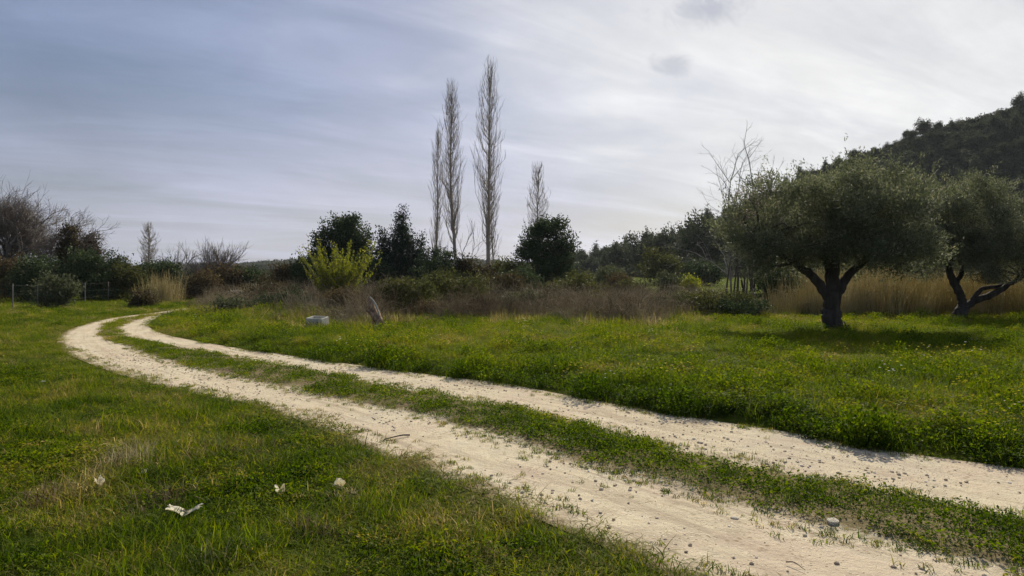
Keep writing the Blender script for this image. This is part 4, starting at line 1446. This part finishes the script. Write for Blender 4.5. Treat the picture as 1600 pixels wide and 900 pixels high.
# --- pines on the hill ---------------------------------------------------------------
def pine_parts(rs, h, wd, kind):
    lobes = []
    if kind == 0:       # rounded umbrella
        lobes = [(0, 0, h * .60, wd * .46, wd * .46, h * .28)]
        for k in range(7):
            a_ = rs.uniform(0, 6.28)
            lobes.append((math.cos(a_) * wd * .30, math.sin(a_) * wd * .30, h * rs.uniform(.35, .78), wd * .24, wd * .24, h * .16))
        lobes.append((rs.normal(0, .1) * wd, 0, h * .86, wd * .22, wd * .22, h * .13))
    elif kind == 1:     # conical
        for k in range(7):
            f = k / 6
            lobes.append((rs.normal(0, .05) * wd, rs.normal(0, .05) * wd, h * (.22 + .70 * f), wd * (.46 - .36 * f), wd * (.46 - .36 * f), h * .13))
    else:               # irregular, leaning tip
        for k in range(9):
            f = rs.uniform()
            a_ = rs.uniform(0, 6.28)
            lobes.append((math.cos(a_) * wd * .28 * (1 - f) + f * .12 * wd, math.sin(a_) * wd * .28 * (1 - f), h * (.25 + .66 * f), wd * (.30 - .14 * f), wd * (.30 - .14 * f), h * .15))
    t = Tubes()
    t.tube([(0, 0, -.6), (0.05, 0, h * .3), (0, .05, h * .6), (.05, 0, h * .85)], (.17, .14, .09, .03), 5)
    for k in range(5):
        a_ = rs.uniform(0, 6.28)
        z_ = h * rs.uniform(.3, .6)
        t.tube([(0, 0, z_), (math.cos(a_) * wd * .2, math.sin(a_) * wd * .2, z_ + h * .08), (math.cos(a_) * wd * .36, math.sin(a_) * wd * .36, z_ + h * .12)], (.06, .045, .02), 4)
    return t.mesh('trunk', M['dark_bark']), leafy('crown', lobes, 640, 7, .30, .34, .15, M['pine'], rs, up=.5, out=.6, shell=2.0, zmin=-1, spray=.5)


rs = np.random.default_rng(900)
PINES = [pine_parts(rs, 7.0, 6.0, 0), pine_parts(rs, 7.4, 5.2, 0), pine_parts(rs, 8.0, 4.8, 1), pine_parts(rs, 7.2, 5.4, 2), pine_parts(rs, 6.4, 5.6, 2), pine_parts(rs, 6.0, 6.0, 0)]


def pine(x, y, z, sc, k, label, rz_, group=None, stretch=1.0):
    e = tag(empty('pine_tree', (x, y, z), rz_), label, 'pine tree', group)
    e.scale = (sc, sc, sc * stretch)
    obj('trunk', PINES[k][0], e)
    obj('crown', PINES[k][1], e)


# trees that stand out
for (px, top, d, k, wsc, lab) in ((1092, 322, 112, 0, 1.15, 'tall dark pine with rounded head rising just left of the thin bare tree'),
                                  (1012, 352, 128, 0, 1.25, 'broad dark pine at the left part of the wooded slope'),
                                  (1040, 350, 122, 1, 1.15, 'dark broad pine beside the tall pine on the lower slope'),
                                  (978, 372, 140, 5, 1.2, 'dark rounded pine at the low left end of the wooded slope'),
                                  (1330, 228, 200, 3, 1.2, 'leaning pine standing out on the ridge line above the nearer olive'),
                                  (945, 388, 150, 2, 1.0, 'slim pointed pine at the very left end of the wooded slope')):
    X = colx(px, d)
    z = float(hz(np.array([X]), np.array([d]))[0])
    z = max(z, g1(X, d))
    H = topz(top, d) - z
    base = (7.0, 7.4, 8.0, 7.2, 6.4, 6.0)[k]
    pine(X, d, z - .2, max(H / base * .95, .5) * wsc / 1.1, k, lab, rng.uniform(0, 6), None, 1.1 / wsc)

cand = []
tries = 0
while len(cand) < 292 and tries < 60000:
    tries += 1
    yy = rng.uniform(95, 214)
    xx = rng.uniform(8, 0.86 * yy + 6)
    zz = float(hz(np.array([xx]), np.array([yy]))[0])
    if zz < -.5:
        continue
    ry_ = np.interp(xx, RIDGE[:, 0], RIDGE[:, 1])
    if yy > ry_ + 6:
        continue
    if (zz < 3) and rng.uniform() < .35:
        continue
    if any((xx - a) ** 2 + (yy - b) ** 2 < 11 for a, b, *_ in cand):
        continue
    cand.append((xx, yy, zz))
for (xx, yy, zz) in cand:
    f = rng.uniform(.55, 1.0)
    kk = int(rng.integers(0, 6)) if zz < 24 else int(rng.choice((2, 3, 3, 4, 1)))
    ry_ = np.interp(xx, RIDGE[:, 0], RIDGE[:, 1])
    zone = ('along the ridge line of the wooded hill' if yy > ry_ - 9 else 'on the upper slope of the wooded hill' if zz > 20 else
            'on the middle slope of the wooded hill' if zz > 7 else 'at the low foot of the wooded hill')
    pine(xx, yy, zz - .3, f * 1.12, kk, 'dark pine ' + zone, rng.uniform(0, 6.28), 'pines ' + zone, rng.uniform(.88, 1.12))

# undergrowth between them and the far woods
def far_clump(rs):
    return leafy('scrub', [(0, 0, 1.1, 1.6, 1.6, 1.1), (.7, .2, 1.8, .9, .9, .8), (-.6, -.3, 1.5, 1.0, 1.0, .9)], 120, 6, .22, .42, .2, M['pine'], rs, zmin=-.5, tv=.6)


SC_ = source_collection('scrub_source', [far_clump(rs) for _ in range(3)])
x, y = rng.uniform(-20, 230, 14000), rng.uniform(88, 225, 14000)
z = hz(x, y)
m = (z > -1.2) & (y < np.interp(x, RIDGE[:, 0], RIDGE[:, 1]) + 5) & (np.abs(x) < .95 * y + 8)
x, y, z = x[m][:6000], y[m][:6000], z[m][:6000]
n = len(x)
s_ = rng.uniform(.5, 1.5, n)
scatter('hill_undergrowth', np.c_[x, y, z - .3], np.c_[np.zeros((n, 2)), rng.uniform(0, 6.28, n)], np.c_[s_, s_, s_], rng.integers(0, 3, n), rng.uniform(size=n), SC_)

x, y = rng.uniform(-760, 760, 14000), rng.uniform(470, 760, 14000)
m = (fbm(x, y, .012, 111) > .40) | (x > -300)
x, y = x[m], y[m]
z = dz(x, y)
n = len(x)
s_ = 1.0 + 1.6 * rng.uniform(size=n) ** 2
scatter('far_woods', np.c_[x, y, z - .5], np.c_[np.zeros((n, 2)), rng.uniform(0, 6.28, n)], np.c_[s_ * 1.2, s_ * 1.2, s_], rng.integers(0, 3, n), rng.uniform(size=n), SC_)

# low scrub belt filling the plain behind the thicket
x, y = rng.uniform(-120, 60, 5000), rng.uniform(48, 200, 5000)
m = (np.abs(x) < .95 * y) & (fbm(x, y, .06, 113) > .44) & ~((x > 6) & (x < .36 * y) & (y < 120))
x, y = x[m], y[m]
n = len(x)
s_ = rng.uniform(.3, .75, n)
scatter('plain_scrub', np.c_[x, y, gz(x, y) - .1], np.c_[np.zeros((n, 2)), rng.uniform(0, 6.28, n)], np.c_[s_, s_, s_ * .8], rng.integers(0, 3, n), rng.uniform(size=n), SC_)

# ------------------------------------------------------------------ fence on the left
fp = [(-20.2, 27.6), (-20.3, 29.2), (-20.9, 32.0), (-21.9, 35.0), (-22.6, 38.2), (-23.2, 41.5)]
fx0, fy0 = fp[0]
fz0 = g1(fx0, fy0)
fe = tag(empty('wire_fence', (fx0, fy0, fz0)), 'old wire fence with thin pale posts in front of the left hedge', 'fence')
tops = []
for (a_, b_) in fp:
    t = Tubes()
    zz = g1(a_, b_)
    t.tube([(0, 0, -.2), (0.01, 0, .6), (0.02, 0, 1.12)], (.022, .020, .018), 6)
    obj('post', t.mesh('post', M['post']), fe, (a_ - fx0, b_ - fy0, zz - fz0))
    tops.append(np.array((a_ - fx0, b_ - fy0, zz - fz0)))
for hgt in (.35, .7, 1.05):
    t = Tubes()
    t.tube(np.array(tops) + np.array((.03, 0, hgt)), np.full(len(tops), .0012), 4)
    obj('wire', t.mesh('wire', M['wire']), fe)

# ------------------------------------------------------------------ trough, stump, litter, stones, sticks
import bmesh


def bm_mesh(name, fn, mat):
    bm = bmesh.new()
    fn(bm)
    me = bpy.data.meshes.new(name)
    bm.to_mesh(me)
    bm.free()
    me.materials.append(mat)
    return me


def trough(w_, dp, h, th):
    def fn(bm):
        o = [(-w_ / 2, -dp / 2), (w_ / 2, -dp / 2), (w_ / 2, dp / 2), (-w_ / 2, dp / 2)]
        inn = [(-w_ / 2 + th, -dp / 2 + th), (w_ / 2 - th, -dp / 2 + th), (w_ / 2 - th, dp / 2 - th), (-w_ / 2 + th, dp / 2 - th)]
        rings = [[bm.verts.new((x_ * k, y_ * k, z_)) for x_, y_ in base] for base, z_, k in ((o, -.05, .94), (o, h, 1), (inn, h, 1), (inn, .06, .95))]
        for r0_, r1_ in zip(rings, rings[1:]):
            for k in range(4):
                bm.faces.new((r0_[k], r0_[(k + 1) % 4], r1_[(k + 1) % 4], r1_[k]))
        bm.faces.new(rings[3])
        bm.faces.new(rings[0][::-1])
        bmesh.ops.bevel(bm, geom=[e_ for e_ in bm.edges], offset=.012, segments=2, affect='EDGES')
    return fn


X, Y, Z = ground_pix(492, 516)
o = obj('concrete_trough', bm_mesh('concrete_trough', trough(.48, .48, .36, .045), M['concrete']), None, (X, Y + .26, Z - .01))
o.rotation_euler = (R(5), R(2), R(-10))
tag(o, 'small open grey concrete trough in the grass at the thicket edge', 'trough')

# the small pale thing far left between shrubs
X = colx(364, 43)
z = g1(X, 43)


def slab(w_, dp, h):
    def fn(bm):
        bmesh.ops.create_cube(bm, size=1)
        for v in bm.verts:
            v.co = Vector((v.co.x * w_, v.co.y * dp, v.co.z * h + h / 2))
        bmesh.ops.bevel(bm, geom=list(bm.edges), offset=.02, segments=2, affect='EDGES')
    return fn


e = tag(empty('white_box', (X, 43, z), R(12)), 'small whitish low box among the scrub near the track bend', 'box')
obj('body', bm_mesh('body', slab(.62, .45, .52), M['whitewash']), e)
obj('lid', bm_mesh('lid', slab(.68, .50, .06), M['whitewash']), e, (0, 0, .522))

# weathered leaning stump: a split trunk, one side pale, with a stub and a broken foot
X, Y, Z = ground_pix(588, 522)
r_ = np.random.default_rng(66)
e = tag(empty('tree_stump', (X, Y, Z)), 'weathered leaning tree stump with pale broken tip at the thicket edge', 'tree stump')
t = Tubes()
P = catmull([(.10, 0, -.1), (.07, 0, .12), (.02, 0, .36), (-.07, .02, .62), (-.15, .03, .84), (-.19, .03, .93)], 4)
rr = np.interp(np.linspace(0, 1, len(P)), (0, .2, .45, .7, .9, 1), (.20, .165, .125, .095, .06, .025))
P = catmull(P[::2], 4)
rr = np.interp(np.linspace(0, 1, len(P)), np.linspace(0, 1, len(rr)), rr)
t.tube(P, rr, 20)
me = t.mesh('trunk', M['stump'], False)
V = np.empty(len(me.vertices) * 3, np.float32)
me.vertices.foreach_get('co', V)
V = V.reshape(-1, 3)
cx_ = np.interp(V[:, 2], P[:, 2], P[:, 0])
an = np.arctan2(V[:, 1], V[:, 0] - cx_)
k_ = 1 + (fbm(an * 1.6 + 20, V[:, 2] * 7, 1.0, 123) - .5) * 1.1 + (fbm(an * 4 + 20, V[:, 2] * 3, 1.0, 124, 2) - .5) * .5
V[:, 0] = cx_ + (V[:, 0] - cx_) * k_
V[:, 1] *= k_
V[:, 2] += (fbm(an * 3 + 9, V[:, 2] * 2, 1.0, 125) - .5) * .16 * (V[:, 2] > .8)
me.vertices.foreach_set('co', V.ravel())
obj('trunk', me, e)
t = Tubes()
t.tube(catmull([(-.05, -.1, .48), (-.17, -.12, .60), (-.23, -.12, .63)], 3), np.linspace(.06, .03, 7), 7)
t.tube(catmull([(.1, -.1, .0), (.2, -.14, .10), (.27, -.15, .20)], 3), np.linspace(.06, .03, 7), 7)
t.tube(catmull([(-.05, -.12, .02), (-.2, -.15, .06), (-.36, -.16, .03)], 3), np.linspace(.05, .02, 7), 7)
obj('branch_stub', t.mesh('branch_stub', M['stump']), e)['kind'] = 'stuff'
t = Tubes()
t.tube(catmull([(.13, -.07, .30), (.06, -.06, .60), (-.05, -.03, .84), (-.17, -.01, .97)], 4), np.r_[np.linspace(.012, .030, 6), np.linspace(.03, .018, 7)], 6)
obj('split_wood', t.mesh('split_wood', M['stump_pale']), e)


def crumple(w_, l_, amp, seed, fold=0.0, cut=0.25):
    r2 = np.random.default_rng(seed)
    n_ = 9
    gx_, gy_ = np.meshgrid(np.linspace(-.5, .5, n_), np.linspace(-.5, .5, n_))
    z_ = amp * (fbm(gx_.ravel() * 9, gy_.ravel() * 9, .6, seed) - .35) + fold * np.abs(gx_.ravel())
    edge_ = 1 - cut * fbm(gx_.ravel() * 7 + 3, gy_.ravel() * 7, 1, seed + 5)
    V_ = np.c_[gx_.ravel() * w_ * edge_, gy_.ravel() * l_ * edge_, z_]
    V_[:, :2] += r2.normal(0, .03 * w_, (len(V_), 2))
    i_ = (np.arange(n_ - 1)[:, None] * n_ + np.arange(n_ - 1)[None]).ravel()
    q = np.stack([i_, i_ + 1, i_ + n_ + 1, i_ + n_], 1)
    V2 = np.vstack([V_, V_ - np.array((0, 0, .002))])
    return make_mesh('paper', V2, [q, q[:, ::-1] + len(V_)], M['paper'], False, {'tint': np.tile(np.clip(r2.normal(.55, .25, len(V_)), 0, 1), 2)})


for k, (px, py, w_, l_, amp, fold, rz_, tilt, lab) in enumerate((
        (289, 817, .215, .085, .03, .09, .15, -.1, 'long torn white paper lying folded in the front grass'),
        (437, 781, .065, .08, .05, .1, .4, -.7, 'crumpled white paper standing in the grass near the track'),
        (152, 769, .055, .07, .05, .1, 1.1, -.6, 'small crumpled white paper left of the long torn paper'),
        (527, 772, .06, .07, .04, .1, 2.0, -.6, 'pale curled scrap in the grass closest to the track'),
        (226, 746, .05, .06, .03, .0, .3, -.3, 'tiny pale scrap below the straw tuft'),
        (1110, 569, .13, .06, .03, .0, .2, -.2, 'small white scrap on the bright field across the track'),
        (68, 601, .06, .05, .03, .0, .2, -.3, 'white scrap far up the left meadow'))):
    X, Y, Z = ground_pix(px, py)
    o = obj('litter', crumple(w_, l_, amp, 700 + k, fold), None, (X, Y, Z + .04 + w_ * .08))
    o.rotation_euler = (-tilt * .8, 0, rz_)
    tag(o, lab, 'litter')


def rock(w_, l_, h, seed):
    r2 = np.random.default_rng(seed)

    def fn(bm):
        bmesh.ops.create_icosphere(bm, subdivisions=2, radius=.5)
        for v in bm.verts:
            c = v.co
            q = max(abs(c.x), abs(c.y), abs(c.z)) / .5
            c *= (.45 + .55 / max(q, .3)) * r2.uniform(.93, 1.07)
            v.co = Vector((c.x * w_, c.y * l_, c.z * h))
    return fn


for k, (px, py, w_, l_, h, lab) in enumerate(((886, 692, .15, .11, .045, 'flat pale stone on the grassy strip between the wheel ruts'),
                                             (1301, 819, .085, .07, .035, 'pale stone in the near rut by the grassy strip'),
                                             (1148, 812, .05, .04, .02, 'tiny stone low in the near rut'),
                                             (1265, 748, .05, .05, .02, 'tiny pale stone at the clover of the strip'))):
    X, Y, Z = ground_pix(px, py)
    o = obj('stone', bm_mesh('stone', rock(w_, l_, h, k), M['stone']), None, (X, Y, Z + h * .45))
    o.rotation_euler = (0, 0, k * 1.3)
    tag(o, lab, 'stone')

for k, (p0, p1, r0_, mt, lab) in enumerate((((640, 683), (600, 690), .009, 'dark_bark', 'dark twig lying on the near rut'),
                                           ((1228, 884), (1258, 897), .0035, 'dark_bark', 'thin twig at the lowest part of the near rut'),
                                           ((1284, 668), (1302, 661), .012, 'grey_bark', 'short grey stick at the foot of the grassy bank'))):
    a_, b_ = ground_pix(*p0), ground_pix(*p1)
    v = np.array(b_) - np.array(a_)
    t = Tubes()
    t.tube(catmull([(0, 0, .02), v * .4 + np.array((.01, .01, .03)), v + np.array((0, 0, .02))], 4), np.linspace(r0_, r0_ * .5, 9), 5)
    tag(obj('twig', t.mesh('twig', M[mt]), None, a_), lab, 'twig')
X, Y, Z = ground_pix(1327, 518)
t = Tubes()
t.tube([(0, 0, -.05), (-.07, 0, .12), (-.13, .02, .26)], (.022, .02, .015), 6)
tag(obj('stick', t.mesh('stick', M['dark_bark']), None, (X, Y, Z)), 'short dark stick leaning beside the nearer olive trunk', 'stick')
X, Y, Z = ground_pix(1313, 497)
t = Tubes()
t.tube([(0, 0, -.05), (.13, 0, .2), (.27, .02, .45)], (.016, .015, .012), 6)
tag(obj('stick', t.mesh('stick', M['pale_bark']), None, (X, Y, Z)), 'thin pale stick leaning against the reeds behind the nearer olive', 'stick')


def tuft(name, label, px, py, n_, rad, h0, h1, lean, mat, seed, wid=.006, dirv=None):
    X, Y, Z = ground_pix(px, py)
    r2 = np.random.default_rng(seed)
    o = obj(name, blades('tuft', n_, rad, h0, h1, wid, lean, M[mat], r2, 4, .5), None, (X, Y, Z))
    tag(o, label, 'dry grass')
    return o


tuft('straw_tuft', 'pale flattened straw tuft high in the front meadow', 202, 728, 320, .20, .12, .34, .8, 'straw', 1)
tuft('dead_grass_tuft', 'dark brown tangle of dead stalks above the long torn paper', 255, 795, 260, .22, .10, .30, 1.0, 'deadgrass', 2)
tuft('dead_grass_tuft', 'brown dead tuft low in the meadow nearest the track', 490, 838, 150, .14, .10, .24, .9, 'deadgrass', 3)
tuft('dead_grass_tuft', 'brown dead tuft at the left border of the meadow', 62, 790, 150, .16, .10, .26, .9, 'deadgrass', 4)
tuft('dead_grass_tuft', 'thin brown stalks standing up right of the straw tuft', 385, 715, 90, .35, .15, .38, .6, 'deadgrass', 5, .004)
tuft('straw_tuft', 'small straw tuft beside the curled scrap', 538, 782, 70, .10, .08, .18, .8, 'straw', 6)
tuft('straw_tuft', 'small pale straw tuft at the nearest edge of the meadow', 350, 885, 80, .14, .08, .2, .9, 'straw', 7)

# ------------------------------------------------------------------ thin haze in the air
hm, ht, ho = material('haze_air')
pv = ht.new('ShaderNodeVolumePrincipled')
pv.inputs['Color'].default_value = (0.80, 0.86, 0.95, 1)
pv.inputs['Density'].default_value = 0.00013
pv.inputs['Anisotropy'].default_value = 0.2
ht.link(pv.outputs[0], ho.inputs['Volume'])


def haze_box(bm):
    bmesh.ops.create_cube(bm, size=1)
    for v in bm.verts:
        v.co = Vector((v.co.x * 3600, v.co.y * 3200 + 1300, -14 if v.co.z < 0 else 140))


tag(obj('haze', bm_mesh('haze', haze_box, hm)), kind='stuff')
